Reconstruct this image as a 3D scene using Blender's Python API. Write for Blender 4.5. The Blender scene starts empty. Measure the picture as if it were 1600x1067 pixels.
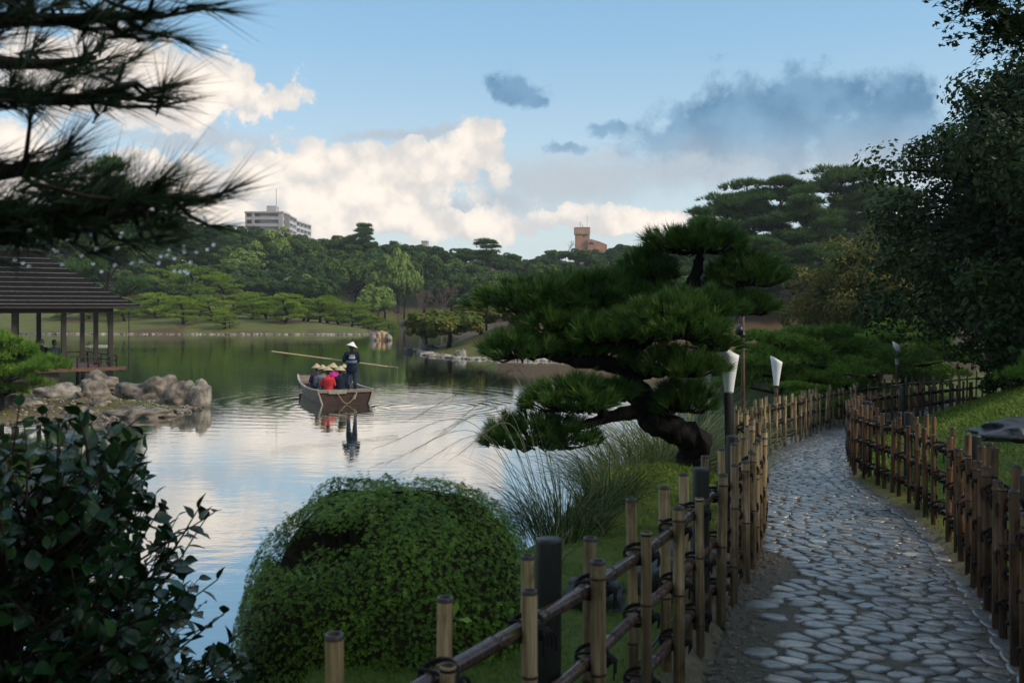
import bpy, bmesh, math, random
import numpy as np
from mathutils import Vector, Matrix, noise as mnoise

SC = bpy.context.scene
COL = SC.collection
RG = np.random.default_rng(11)
random.seed(5)
PI = math.pi
rad = math.radians

# ------------------------------------------------------------------ camera
FPX, HOR, EYE = 1555.0, 480.0, 3.5          # focal length in photo pixels, horizon row, eye height above the pond
cam = bpy.data.cameras.new('camera')
cam.sensor_width = 36.0
cam.lens = FPX / 1600 * 36
cam.shift_y = -(533.5 - HOR) / 1600
cam.clip_start = 0.05
cam.clip_end = 3000
cam.dof.use_dof = True
cam.dof.focus_distance = 14.0
cam.dof.aperture_fstop = 5.0
camo = bpy.data.objects.new('camera', cam)
COL.objects.link(camo)
camo.location = (0, 0, EYE)
camo.rotation_euler = (rad(90), 0, 0)
SC.camera = camo

# ------------------------------------------------------------------ node helper
class NT:
    def __init__(s, tree):
        s.t = tree; s.n = tree.nodes; s.l = tree.links
    def new(s, typ, **kw):
        n = s.n.new(typ)
        for k, v in kw.items(): setattr(n, k, v)
        return n
    def put(s, sock, v):
        if v is None: return
        if hasattr(v, 'is_output') or isinstance(v, bpy.types.NodeSocket): s.l.new(v, sock)
        else: sock.default_value = v
    def m(s, op, a, b=None, c=None, clamp=False):
        n = s.new('ShaderNodeMath', operation=op, use_clamp=clamp)
        for i, v in enumerate((a, b, c)): s.put(n.inputs[i], v)
        return n.outputs[0]
    def vm(s, op, a, b=None):
        n = s.new('ShaderNodeVectorMath', operation=op)
        s.put(n.inputs[0], a)
        if op == 'SCALE': s.put(n.inputs['Scale'], b)
        else: s.put(n.inputs[1], b)
        return n.outputs[0]
    def noise(s, vec, scale, detail=4, rough=.55, out='Fac', lac=2.0):
        n = s.new('ShaderNodeTexNoise')
        s.put(n.inputs['Vector'], vec); n.inputs['Scale'].default_value = scale
        n.inputs['Detail'].default_value = detail; n.inputs['Roughness'].default_value = rough
        n.inputs['Lacunarity'].default_value = lac
        return n.outputs[out]
    def smooth(s, x, a, b, lo=0.0, hi=1.0):
        n = s.new('ShaderNodeMapRange', interpolation_type='SMOOTHSTEP')
        s.put(n.inputs[0], x); n.inputs[1].default_value = a; n.inputs[2].default_value = b
        n.inputs[3].default_value = lo; n.inputs[4].default_value = hi
        return n.outputs[0]
    def mix(s, f, a, b, blend='MIX'):
        n = s.new('ShaderNodeMix', data_type='RGBA', blend_type=blend)
        s.put(n.inputs[0], f)
        for i, v in ((6, a), (7, b)):
            if isinstance(v, tuple) and len(v) == 3: v = v + (1,)
            s.put(n.inputs[i], v)
        return n.outputs[2]
    def ramp(s, f, cols, inter='LINEAR'):
        n = s.new('ShaderNodeValToRGB'); cr = n.color_ramp; cr.interpolation = inter
        while len(cr.elements) < len(cols): cr.elements.new(.5)
        for e, (p, c) in zip(cr.elements, cols):
            e.position = p; e.color = c + (1,) if len(c) == 3 else c
        s.put(n.inputs[0], f)
        return n.outputs[0]

# ------------------------------------------------------------------ world, sun, exposure
SUN_EL, SUN_AZ = rad(36), rad(112)        # azimuth from +Y (view direction), positive to the right
world = bpy.data.worlds.new('World')
SC.world = world
world.use_nodes = True
w = NT(world.node_tree)
bg = world.node_tree.nodes['Background']
bg.inputs['Strength'].default_value = 0.12
sky = w.new('ShaderNodeTexSky', sky_type='NISHITA')
sky.sun_disc = False
sky.sun_elevation = SUN_EL
sky.sun_rotation = SUN_AZ
sky.air_density = 1.0; sky.dust_density = 1.0; sky.ozone_density = 1.6
tc = w.new('ShaderNodeTexCoord').outputs['Generated']
sx = w.new('ShaderNodeSeparateXYZ'); w.put(sx.inputs[0], tc)
warp = w.noise(tc, 13, 9, .62, 'Color')
warp = w.vm('SUBTRACT', warp, (.5, .5, .5))
sw = w.new('ShaderNodeSeparateXYZ'); w.put(sw.inputs[0], warp)
az0 = w.m('ARCTAN2', sx.outputs[0], sx.outputs[1])
el0 = w.m('ARCSINE', sx.outputs[2])
az = w.m('ADD', az0, w.m('MULTIPLY', sw.outputs[0], .11))
el = w.m('ADD', el0, w.m('MULTIPLY', sw.outputs[1], .07))
def dirpx(px, py):
    u, v = (px - 800) / FPX, (HOR - py) / FPX
    return math.atan(u), math.atan(v * math.cos(math.atan(u)))
def blob(px, py, rx, ry):
    a, e = dirpx(px, py)
    p = w.m('DIVIDE', w.m('SUBTRACT', az, a), rx / FPX)
    q = w.m('DIVIDE', w.m('SUBTRACT', el, e), ry / FPX)
    return w.m('SUBTRACT', 1.0, w.m('SQRT', w.m('ADD', w.m('MULTIPLY', p, p), w.m('MULTIPLY', q, q))))
def union(lst):
    r = blob(*lst[0])
    for b in lst[1:]: r = w.m('MAXIMUM', r, blob(*b))
    return r
fb = w.noise(tc, 22, 10, .64)
fb1 = w.noise(tc, 15, 5, .5)
fb2 = w.noise(w.vm('ADD', tc, (.006, 0.0, .016)), 15, 5, .5)        # the same noise a little higher up: lights the tops
fine = w.m('SUBTRACT', fb, .5)
vor = w.new('ShaderNodeTexVoronoi', feature='SMOOTH_F1'); vor.inputs['Scale'].default_value = 34; vor.inputs['Smoothness'].default_value = .35
w.put(vor.inputs['Vector'], w.vm('ADD', tc, w.vm('SCALE', warp, .05)))
billow = w.m('SUBTRACT', .42, vor.outputs['Distance'])          # rounded heads of the cumulus
# clouds outside the frame: the same broken cover all round the sky
gen = w.noise(w.vm('MULTIPLY', tc, (1, 1, 2.6)), 2.6, 6, .55)
front = w.smooth(w.m('ADD', w.m('POWER', w.m('DIVIDE', az0, .62), 2), w.m('POWER', w.m('DIVIDE', el0, .42), 2)), .9, 1.5)
gcov = w.m('MULTIPLY', w.smooth(gen, .45, .60), front)
# warm cumulus over the far wood
B = union([(350, 138, 135, 50), (170, 120, 180, 74), (270, 180, 110, 26), (540, 285, 250, 72), (745, 235, 70, 46), (425, 262, 66, 40),
           (660, 258, 96, 46), (240, 285, 190, 56), (560, 348, 420, 36), (990, 338, 200, 26), (0, 250, 120, 70)])
bcov = w.smooth(w.m('ADD', w.m('ADD', B, .06), w.m('ADD', w.m('MULTIPLY', fine, 1.7), w.m('MULTIPLY', billow, .55))), .03, .26)
# soft lilac grey sheets
S = union([(900, 275, 330, 60), (1120, 265, 330, 55), (700, 320, 330, 40), (300, 215, 220, 30), (1330, 250, 260, 60), (640, 205, 130, 18)])
scov = w.m('MULTIPLY', w.smooth(w.m('ADD', S, w.m('MULTIPLY', fine, 1.2)), .0, .9), .85)
# dark blue clouds to the right
D = union([(1200, 190, 200, 85), (1270, 160, 140, 70), (1110, 220, 160, 45), (1400, 170, 110, 65), (1340, 215, 220, 62), (812, 138, 66, 34), (842, 150, 40, 24), (956, 203, 44, 18), (898, 228, 40, 14)])
dcov = w.m('MULTIPLY', w.smooth(w.m('ADD', D, w.m('MULTIPLY', fine, 2.0)), .0, .55), w.smooth(el0, .13, .20, .35, .94))
k = 1 / .12 / 2 ** .55          # cloud colours below are written as they look in the picture
def kc(r, g, b): return (r * k, g * k, b * k)
relief = w.smooth(w.m('ADD', w.m('SUBTRACT', fb1, fb2), w.m('ADD', w.m('MULTIPLY', fine, .30), w.m('MULTIPLY', billow, .16))), -.13, .11)
warmc = w.mix(relief, kc(.78, .74, .71), kc(1.16, 1.03, .90))
warmc = w.mix(w.smooth(w.m('ADD', B, fine), .0, .55), w.mix(.5, kc(.60, .67, .72), warmc), warmc)
skyc = w.mix(w.smooth(el0, -.02, .36, .75, .55), sky.outputs[0], w.mix(w.smooth(el0, .02, .34), kc(.72, .82, .84), kc(.25, .56, .82)))
c = w.mix(gcov, skyc, w.mix(w.smooth(w.noise(tc, 5, 3), .35, .65), kc(.55, .62, .70), kc(.98, .93, .88)))
c = w.mix(scov, c, w.mix(w.noise(tc, 14, 5), kc(.42, .52, .62), kc(.66, .66, .67)))
c = w.mix(bcov, c, warmc)
c = w.mix(dcov, c, w.mix(w.smooth(w.noise(tc, 24, 7), .3, .7), kc(.10, .24, .41), kc(.20, .38, .57)))
w.put(bg.inputs['Color'], c)

sun = bpy.data.lights.new('sun', 'SUN')
sun.energy = 2.0
sun.angle = rad(10)
sun.color = (1.0, .90, .74)
suno = bpy.data.objects.new('sun', sun)
COL.objects.link(suno)
sd = Vector((math.sin(SUN_AZ) * math.cos(SUN_EL), math.cos(SUN_AZ) * math.cos(SUN_EL), math.sin(SUN_EL)))
suno.rotation_euler = sd.to_track_quat('Z', 'Y').to_euler()

SC.render.engine = 'CYCLES'
SC.cycles.use_denoising = True
SC.cycles.max_bounces = 6
SC.cycles.diffuse_bounces = 3
SC.cycles.glossy_bounces = 3
SC.cycles.transmission_bounces = 4
SC.cycles.volume_bounces = 0
SC.cycles.transparent_max_bounces = 4
SC.cycles.caustics_reflective = False
SC.cycles.caustics_refractive = False
SC.view_settings.view_transform = 'Standard'
SC.view_settings.look = 'None'
SC.view_settings.exposure = 0.55
SC.view_settings.gamma = 1.0

# ------------------------------------------------------------------ geometry helpers
def P(px, py, d):
    return np.array([(px - 800) / FPX * d, d, EYE + (HOR - py) / FPX * d])
class Geo:
    def __init__(s): s.V = []; s.F = []; s.r = []; s.n = 0
    def add(s, VF, r=None):
        V, F = VF
        V = np.asarray(V, float).reshape(-1, 3); F = np.asarray(F, int)
        if F.shape[1] == 4: F = np.concatenate([F[:, [0, 1, 2]], F[:, [0, 2, 3]]])
        s.V.append(V); s.F.append(F + s.n); s.n += len(V)
        if r is None: r = RG.random()
        s.r.append(np.broadcast_to(np.asarray(r, float), (len(F),)).copy())
        return s
    def data(s): return np.concatenate(s.V), np.concatenate(s.F), np.concatenate(s.r)
def mesh_np(name, V, F, mat=None, rnd=None, smooth=False):
    me = bpy.data.meshes.new(name)
    V = np.ascontiguousarray(V, np.float32); F = np.ascontiguousarray(F, np.int32)
    kk = F.shape[1]
    me.vertices.add(len(V)); me.vertices.foreach_set('co', V.ravel())
    me.loops.add(F.size); me.loops.foreach_set('vertex_index', F.ravel())
    me.polygons.add(len(F)); me.polygons.foreach_set('loop_start', np.arange(0, F.size, kk, dtype=np.int32))
    me.polygons.foreach_set('use_smooth', np.full(len(F), smooth))
    me.update(calc_edges=True)
    if rnd is not None:
        a = me.attributes.new('rnd', 'FLOAT', 'FACE')
        a.data.foreach_set('value', np.ascontiguousarray(rnd, np.float32))
    if mat is not None: me.materials.append(mat)
    return me
def obj(name, me, parent=None, loc=None, rotz=None):
    o = bpy.data.objects.new(name, me); COL.objects.link(o)
    if parent is not None: o.parent = parent
    if loc is not None: o.location = tuple(float(v) for v in loc)
    if rotz is not None: o.rotation_euler = (0, 0, rotz)
    return o
def gobj(name, g, mat, parent=None, smooth=False, loc=None, rotz=None):
    V, F, r = g.data()
    return obj(name, mesh_np(name, V, F, mat, r, smooth), parent, loc, rotz)
def tag(o, label=None, cat=None, group=None, kind=None):
    if label: o['label'] = label
    if cat: o['category'] = cat
    if group: o['group'] = group
    if kind: o['kind'] = kind
    return o
def empty(name, loc=(0, 0, 0), rotz=0.0, **kw):
    o = bpy.data.objects.new(name, None); COL.objects.link(o)
    o.empty_display_size = .2
    o.location = tuple(float(v) for v in loc); o.rotation_euler = (0, 0, rotz)
    return tag(o, **kw)
KIDS = {}
def kids(o):
    return [c for c in bpy.data.objects if c.parent == o]
def copy_thing(root, loc, rotz=0.0, scale=1.0, children=None):
    r = root.copy(); COL.objects.link(r)
    r.location = tuple(float(v) for v in loc); r.rotation_euler = (0, 0, rotz)
    r.scale = (scale,) * 3 if np.isscalar(scale) else scale
    for ch in (children if children is not None else kids(root)):
        c = ch.copy(); COL.objects.link(c); c.parent = r
    return r
def nrm(v):
    v = np.asarray(v, float)
    return v / np.maximum(np.linalg.norm(v, axis=-1, keepdims=True), 1e-9)
def tube(pts, r, sides=8, cap=True):
    pts = np.asarray(pts, float); n = len(pts)
    r = np.broadcast_to(np.asarray(r, float), (n,))
    T = nrm(np.gradient(pts, axis=0))
    up = np.array([0, 0, 1.0]) if abs(T[0, 2]) < .9 else np.array([1.0, 0, 0])
    A = np.zeros_like(pts)
    a = nrm(np.cross(T[0], up))
    for i in range(n):
        a = a - T[i] * np.dot(a, T[i]); a = a / max(np.linalg.norm(a), 1e-9); A[i] = a
    Bn = np.cross(T, A)
    th = np.arange(sides) * 2 * PI / sides
    V = pts[:, None] + r[:, None, None] * (A[:, None] * np.cos(th)[None, :, None] + Bn[:, None] * np.sin(th)[None, :, None])
    V = V.reshape(-1, 3)
    i = np.arange(n - 1)[:, None] * sides; j = np.arange(sides)[None]; j2 = (j + 1) % sides
    q = np.stack([i + j, i + j2, i + sides + j2, i + sides + j], -1).reshape(-1, 4)
    F = np.concatenate([q[:, [0, 1, 2]], q[:, [0, 2, 3]]])
    if cap:
        c0, c1 = len(V), len(V) + 1
        V = np.concatenate([V, pts[:1], pts[-1:]])
        jj = np.arange(sides)
        F = np.concatenate([F, np.stack([np.full(sides, c0), (jj + 1) % sides, jj], -1),
                            np.stack([np.full(sides, c1), (n - 1) * sides + jj, (n - 1) * sides + (jj + 1) % sides], -1)])
    return V, F
BOXF = np.array([[0, 3, 2, 1], [4, 5, 6, 7], [0, 1, 5, 4], [1, 2, 6, 5], [2, 3, 7, 6], [3, 0, 4, 7]])
def box(x0, x1, y0, y1, z0, z1):
    return np.array([[x0, y0, z0], [x1, y0, z0], [x1, y1, z0], [x0, y1, z0], [x0, y0, z1], [x1, y0, z1], [x1, y1, z1], [x0, y1, z1]], float), BOXF
def bar(a, b, wd, ht):
    """a box-section beam from a to b, top faces up"""
    a = np.asarray(a, float); b = np.asarray(b, float)
    t = nrm(b - a); s = nrm(np.cross(t, [0, 0, 1])) if abs(t[2]) < .98 else np.array([1.0, 0, 0]); u = np.cross(s, t)
    V = []
    for p in (a, b):
        for (i, j) in ((-1, -1), (1, -1), (1, 1), (-1, 1)): V.append(p + s * i * wd / 2 + u * j * ht / 2)
    return np.array(V), np.array([[0, 3, 2, 1], [4, 5, 6, 7], [0, 1, 5, 4], [1, 2, 6, 5], [2, 3, 7, 6], [3, 0, 4, 7]])[:, ::-1]
def lerp_path(ctrl, n, cols=None):
    """Catmull-Rom through control rows"""
    c = np.asarray(ctrl, float)
    c = np.concatenate([[2 * c[0] - c[1]], c, [2 * c[-1] - c[-2]]])
    m = len(c) - 3
    t = np.linspace(0, m - 1e-6, n); i = t.astype(int); f = (t - i)[:, None]
    p0, p1, p2, p3 = c[i], c[i + 1], c[i + 2], c[i + 3]
    return .5 * (2 * p1 + (p2 - p0) * f + (2 * p0 - 5 * p1 + 4 * p2 - p3) * f ** 2 + (3 * p1 - p0 - 3 * p2 + p3) * f ** 3)
def rand_dirs(n, rg=RG):
    return nrm(rg.normal(size=(n, 3)))
def basis(N, rg=RG):
    N = nrm(N); r = rand_dirs(len(N), rg)
    A = nrm(np.cross(N, r)); return A, np.cross(N, A), N
def place(tmplV, tmplF, pos, X, Y, Z, s):
    """copies of a template, x/y/z axes X,Y,Z per copy"""
    s = np.broadcast_to(np.asarray(s, float), (len(pos),))
    V = pos[:, None] + s[:, None, None] * (X[:, None] * tmplV[None, :, 0:1] + Y[:, None] * tmplV[None, :, 1:2] + Z[:, None] * tmplV[None, :, 2:3])
    nv = len(tmplV)
    F = tmplF[None] + (np.arange(len(pos)) * nv)[:, None, None]
    return V.reshape(-1, 3), F.reshape(-1, tmplF.shape[1])
CARD = (np.array([[0, -.55, 0], [.34, -.05, .1], [0, .55, 0], [-.34, -.05, .1]]), np.array([[0, 1, 2], [0, 2, 3]]))
def cards(g, pos, N, size, jitter=.6, rg=RG, tmpl=CARD, rv=None):
    n = len(pos)
    Z = nrm(N + rg.normal(size=(n, 3)) * jitter)
    X, Y, Z = basis(Z, rg)
    V, F = place(tmpl[0], tmpl[1], pos, X, Y, Z, size * rg.uniform(.65, 1.3, n))
    r = (rg.random(n) if rv is None else rv)
    g.add((V, F), np.repeat(r, len(tmpl[1])))
def tufts(g, pos, D, L, n, spread=(.25, 1.0), wd=.004, rg=RG, rv=None, droop=0.0):
    """pine tufts: n needles (one thin triangle each) fanning round direction D"""
    m = len(pos); D = nrm(D)
    A, B, D = basis(D, rg)
    ph = rg.uniform(0, 2 * PI, (m, n)); an = rg.uniform(spread[0], spread[1], (m, n))
    dirs = D[:, None] * np.cos(an)[..., None] + (A[:, None] * np.cos(ph)[..., None] + B[:, None] * np.sin(ph)[..., None]) * np.sin(an)[..., None]
    dirs[..., 2] -= droop
    ln = (np.broadcast_to(np.asarray(L, float), (m,)))[:, None] * rg.uniform(.7, 1.15, (m, n))
    base = pos[:, None] + D[:, None] * (rg.uniform(-.25, .25, (m, n)) * ln)[..., None]
    tip = base + dirs * ln[..., None]
    side = nrm(np.cross(dirs, rand_dirs(m * n, rg).reshape(m, n, 3))) * (wd / 2)
    V = np.stack([base - side, base + side, tip], 2).reshape(-1, 3)
    F = np.arange(m * n * 3).reshape(-1, 3)
    r = rg.random(m) if rv is None else rv
    g.add((V, F), np.clip(np.repeat(r, n) + rg.normal(size=m * n) * .22, 0, 1))
def blade_ribbons(g, base, d0, L, wd, bend, seg=5, rg=RG, rv=None):
    """grass blades as tapering ribbons: base points, start directions, lengths, widths, bend (fall outwards)"""
    n = len(base); d0 = nrm(d0)
    out = d0.copy(); out[:, 2] = 0; out = nrm(out + rg.normal(size=(n, 3)) * [.05, .05, 0])
    side = nrm(np.cross(d0, np.array([0, 0, 1.0]) + rg.normal(size=(n, 3)) * .3))
    p = base.copy(); rows = []; d = d0.copy()
    for i in range(seg + 1):
        f = i / seg
        ww = (wd * (1 - f) ** .7 * (.6 + .4 * min(1, f * 6)))[:, None]
        rows.append(np.stack([p - side * ww / 2, p + side * ww / 2], 1))
        d = nrm(d + (out * .55 + np.array([0, 0, -1.0])) * (bend / seg)[:, None] * (0.35 + 1.3 * f))
        p = p + d * (L / seg)[:, None]
    V = np.stack(rows, 1).reshape(n, -1, 3)
    f = []
    for i in range(seg): f += [[2 * i, 2 * i + 1, 2 * i + 3], [2 * i, 2 * i + 3, 2 * i + 2]]
    f = np.array(f); nv = V.shape[1]
    F = (f[None] + (np.arange(n) * nv)[:, None, None]).reshape(-1, 3)
    r = rg.random(n) if rv is None else rv
    g.add((V.reshape(-1, 3), F), np.repeat(r, len(f)))

# ------------------------------------------------------------------ materials
def base_mat(name):
    m = bpy.data.materials.new(name); m.use_nodes = True
    t = NT(m.node_tree); b = m.node_tree.nodes['Principled BSDF']
    return m, t, b
def setp(b, **kw):
    for k_, v in kw.items(): b.inputs[k_].default_value = v
def plain(name, col, rough=.6, spec=.4, var=.25, scale=8, bump=0.0, bscale=40, metal=0.0, stretch=None, col2=None):
    m, t, b = base_mat(name)
    oc = t.new('ShaderNodeTexCoord').outputs['Object']
    if stretch: oc = t.vm('MULTIPLY', oc, stretch)
    n = t.noise(oc, scale, 6, .6)
    c2 = col2 or tuple(c * (1 - var) for c in col)
    t.put(b.inputs['Base Color'], t.mix(t.smooth(n, .3, .7), c2, tuple(min(1, c * (1 + var * .6)) for c in col)))
    setp(b, Roughness=rough, Metallic=metal); b.inputs['Specular IOR Level'].default_value = spec
    if bump:
        bn = t.new('ShaderNodeBump'); bn.inputs['Strength'].default_value = bump; bn.inputs['Distance'].default_value = .02
        t.put(bn.inputs['Height'], t.noise(oc, bscale, 6, .65)); t.put(b.inputs['Normal'], bn.outputs[0])
    return m
def foliage(name, c0, c1, c2=None, trans=.25, rough=.55, spec=.25, objvar=.35, hue=None):
    m, t, b = base_mat(name)
    at = t.new('ShaderNodeAttribute'); at.attribute_name = 'rnd'
    oi = t.new('ShaderNodeObjectInfo')
    f = t.m('ADD', t.m('MULTIPLY', at.outputs['Fac'], 1 - objvar), t.m('MULTIPLY', oi.outputs['Random'], objvar))
    stops = [(0.0, c0), (1.0, c1)] if c2 is None else [(0.0, c0), (.55, c1), (1.0, c2)]
    col = t.ramp(f, stops)
    t.put(b.inputs['Base Color'], col); setp(b, Roughness=rough); b.inputs['Specular IOR Level'].default_value = spec
    if trans:
        tr = t.new('ShaderNodeBsdfTranslucent'); t.put(tr.inputs[0], t.mix(.5, col, (.10, .16, .03)))
        mx = t.new('ShaderNodeMixShader'); mx.inputs[0].default_value = trans
        t.put(mx.inputs[1], b.outputs[0]); t.put(mx.inputs[2], tr.outputs[0])
        t.put(m.node_tree.nodes['Material Output'].inputs['Surface'], mx.outputs[0])
    return m
M = {}
M['bark'] = plain('bark', (.010, .008, .0065), .85, .2, .6, 16, 1.0, 26, stretch=(1, 1, .5))
M['bark_grey'] = plain('bark_grey', (.12, .10, .085), .9, .2, .4, 10, .6, 30)
M['needle'] = foliage('needle', (.014, .048, .009), (.044, .112, .017), (.115, .20, .036), .15, .45, .3)
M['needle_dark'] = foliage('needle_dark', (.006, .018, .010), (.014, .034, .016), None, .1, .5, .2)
M['needle_far'] = foliage('needle_far', (.090, .16, .018), (.19, .29, .030), (.30, .40, .045), .15, .6, .15)
M['needle_tall'] = foliage('needle_tall', (.030, .075, .020), (.065, .130, .028), (.115, .18, .035), .15, .6, .15)
M['wood_a'] = foliage('wood_a', (.026, .058, .010), (.066, .118, .016), (.125, .19, .022), .15, .6, .2, .5)
M['wood_b'] = foliage('wood_b', (.018, .048, .012), (.042, .088, .018), (.080, .135, .024), .15, .6, .2, .5)
M['wood_light'] = foliage('wood_light', (.10, .17, .035), (.17, .25, .05), (.24, .30, .07), .2, .6, .2, .3)
M['needle_low'] = foliage('needle_low', (.045, .12, .012), (.12, .24, .022), (.24, .36, .04), .15, .5, .25)
M['rock_wet'] = plain('rock_wet', (.022, .026, .034), .32, .5, .5, 4, .9, 12)
M['maple'] = foliage('maple', (.080, .105, .022), (.15, .135, .030), (.27, .125, .034), .25, .55, .2, .25)
M['maple_orange'] = foliage('maple_orange', (.08, .13, .02), (.13, .155, .026), (.22, .14, .032), .25, .6, .2, .1)
M['evergreen'] = foliage('evergreen', (.006, .018, .005), (.017, .042, .008), (.038, .072, .013), .12, .5, .18, .1)
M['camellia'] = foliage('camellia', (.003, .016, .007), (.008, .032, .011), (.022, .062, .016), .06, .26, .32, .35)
M['azalea'] = foliage('azalea', (.050, .120, .008), (.115, .225, .014), (.20, .33, .025), .15, .45, .3, .05)
M['grass'] = foliage('grass', (.065, .130, .014), (.125, .205, .020), (.20, .24, .045), .2, .6, .2, .05)
M['reed_dark'] = foliage('reed_dark', (.014, .036, .012), (.032, .062, .018), (.085, .10, .04), .15, .5, .3, .05)
M['reed_pale'] = foliage('reed_pale', (.08, .13, .045), (.16, .20, .08), (.28, .28, .15), .2, .5, .3, .05)
M['plume'] = foliage('plume', (.22, .17, .10), (.36, .29, .18), None, .3, .7, .1, .1)
M['twig'] = plain('twig', (.045, .032, .025), .9, .1, .3, 10)
M['twig_red'] = plain('twig_red', (.20, .13, .11), .9, .1, .3, 10)
M['rock'] = plain('rock', (.19, .155, .12), .7, .35, .65, 3.2, 1.0, 9, col2=(.05, .040, .032))
M['rock_grey'] = plain('rock_grey', (.055, .060, .068), .42, .45, .5, 4, .9, 12)
M['rock_pale'] = plain('rock_pale', (.28, .245, .20), .7, .3, .55, 3, .8, 10, col2=(.09, .075, .06))
M['rock_orange'] = plain('rock_orange', (.46, .22, .08), .7, .3, .4, 3, .8, 10, col2=(.34, .26, .18))
M['charred'] = plain('charred', (.012, .011, .010), .42, .5, .3, 14, .35, 60, stretch=(1, 1, .12))
M['rope'] = plain('rope', (.010, .009, .008), .8, .3, .3, 60)
M['dark_timber'] = plain('dark_timber', (.020, .013, .010), .55, .4, .4, 3, .2, 20, stretch=(1, 1, .3))
M['deck_timber'] = plain('deck_timber', (.12, .055, .032), .5, .4, .4, 4, .2, 20)
M['shingle'] = plain('shingle', (.011, .010, .010), .9, .08, .55, 5, .8, 30, col2=(.009, .008, .008))
M['batten'] = plain('batten', (.17, .165, .17), .4, .4, .3, 8, .2, 20)
M['paper'] = plain('paper', (.80, .80, .80), .7, .2, .06, 5)
M['metal_dark'] = plain('metal_dark', (.015, .015, .016), .4, .5, .2, 8)
M['rust_pole'] = plain('rust_pole', (.085, .045, .025), .6, .4, .4, 20)
# bamboo: pale culm with dark node rings, streaks along the culm, damp foot
def bamboo(name, c_dry, c_dark, rough=.42, foot=.22, green=(.13, .12, .035)):
    m, t, b = base_mat(name)
    oc = t.new('ShaderNodeTexCoord').outputs['Object']
    oi = t.new('ShaderNodeObjectInfo')
    rv = t.vm('ADD', oc, None); va = t.n[-1]
    cmb = t.new('ShaderNodeCombineXYZ')
    for i in range(3): t.put(cmb.inputs[i], t.m('MULTIPLY', oi.outputs['Random'], 17.0 + i * 9))
    t.put(va.inputs[1], cmb.outputs[0])
    st = t.noise(t.vm('MULTIPLY', rv, (55, 55, 2.2)), 1, 5, .65)
    pt = t.noise(t.vm('MULTIPLY', rv, (14, 14, 5)), 1, 6, .6)
    col = t.mix(t.smooth(st, .36, .64), c_dark, c_dry)
    col = t.mix(t.m('MULTIPLY', t.smooth(pt, .50, .66), .8), col, tuple(x * .40 for x in c_dark))
    col = t.mix(t.m('MULTIPLY', t.smooth(t.noise(t.vm('MULTIPLY', rv, (90, 90, 1.0)), 1, 2, .5), .66, .70), .8), col, (.03, .02, .014))
    col = t.mix(t.m('MULTIPLY', t.smooth(t.noise(rv, 5, 3), .56, .72), .5), col, green)
    hs = t.new('ShaderNodeHueSaturation'); t.put(hs.inputs['Color'], col)
    t.put(hs.inputs['Value'], t.m('MULTIPLY_ADD', oi.outputs['Random'], .55, .70))
    col = hs.outputs[0]
    sp = t.new('ShaderNodeSeparateXYZ'); t.put(sp.inputs[0], oc)
    wet = t.smooth(t.m('ADD', sp.outputs[2], t.m('MULTIPLY', t.m('SUBTRACT', pt, .5), .5)), foot, foot + .22, .42, 1.0)
    col = t.mix(1.0, col, wet, 'MULTIPLY')
    t.put(b.inputs['Base Color'], col); setp(b, Roughness=rough)
    at = t.new('ShaderNodeAttribute'); at.attribute_name = 'rnd'      # 1 on the node rings and cut ends
    col2 = t.mix(t.smooth(at.outputs['Fac'], .85, .95), col, (.035, .024, .018))
    t.put(b.inputs['Base Color'], col2)
    bn = t.new('ShaderNodeBump'); bn.inputs['Strength'].default_value = .25; bn.inputs['Distance'].default_value = .004
    t.put(bn.inputs['Height'], st); t.put(b.inputs['Normal'], bn.outputs[0])
    return m
M['bamboo'] = bamboo('bamboo', (.46, .335, .185), (.21, .130, .062))
M['bamboo_brown'] = bamboo('bamboo_brown', (.22, .118, .060), (.085, .042, .022), .38, .15, (.10, .07, .03))
M['rail'] = bamboo('rail', (.115, .060, .048), (.050, .026, .022), .24, -9)

# ------------------------------------------------------------------ the lie of the land
POND = np.array([(-30, 8), (-14, 4.6), (-6, 4.3), (-3, 4.4), (-1.75, 4.6), (-1.35, 5.4), (-.9, 6.8), (-.4, 8.3), (.5, 11), (1.2, 13), (2.2, 15.5), (3.5, 18.5), (5.2, 22), (7.0, 27),
    (10, 32), (16, 40), (24, 52), (34, 70), (41, 90), (42, 103), (33, 110), (25, 106), (21, 92), (17, 76), (13, 67), (8, 64.5), (2, 65), (-3, 67),
    (-5.5, 71), (-7.5, 79), (-7.5, 84), (-5, 100), (-8, 130), (-13, 165), (-17, 205), (-22, 215), (-27, 205), (-25, 175), (-21, 150), (-17.5, 136),
    (-16.8, 129), (-20, 127), (-30, 128), (-50, 129), (-70, 131), (-90, 132), (-110, 120), (-100, 80), (-70, 60), (-45, 50), (-27, 47.5), (-22.5, 45),
    (-19, 41), (-15.5, 38.3), (-12.6, 37.2), (-10.9, 35), (-11.2, 32.3), (-13, 31), (-18, 29), (-30, 26), (-38, 18)], float)
def chaikin(p, it=2):
    for _ in range(it):
        q = np.roll(p, -1, 0)
        p = np.stack([.75 * p + .25 * q, .25 * p + .75 * q], 1).reshape(-1, 2)
    return p
POND = chaikin(POND, 2)
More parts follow.
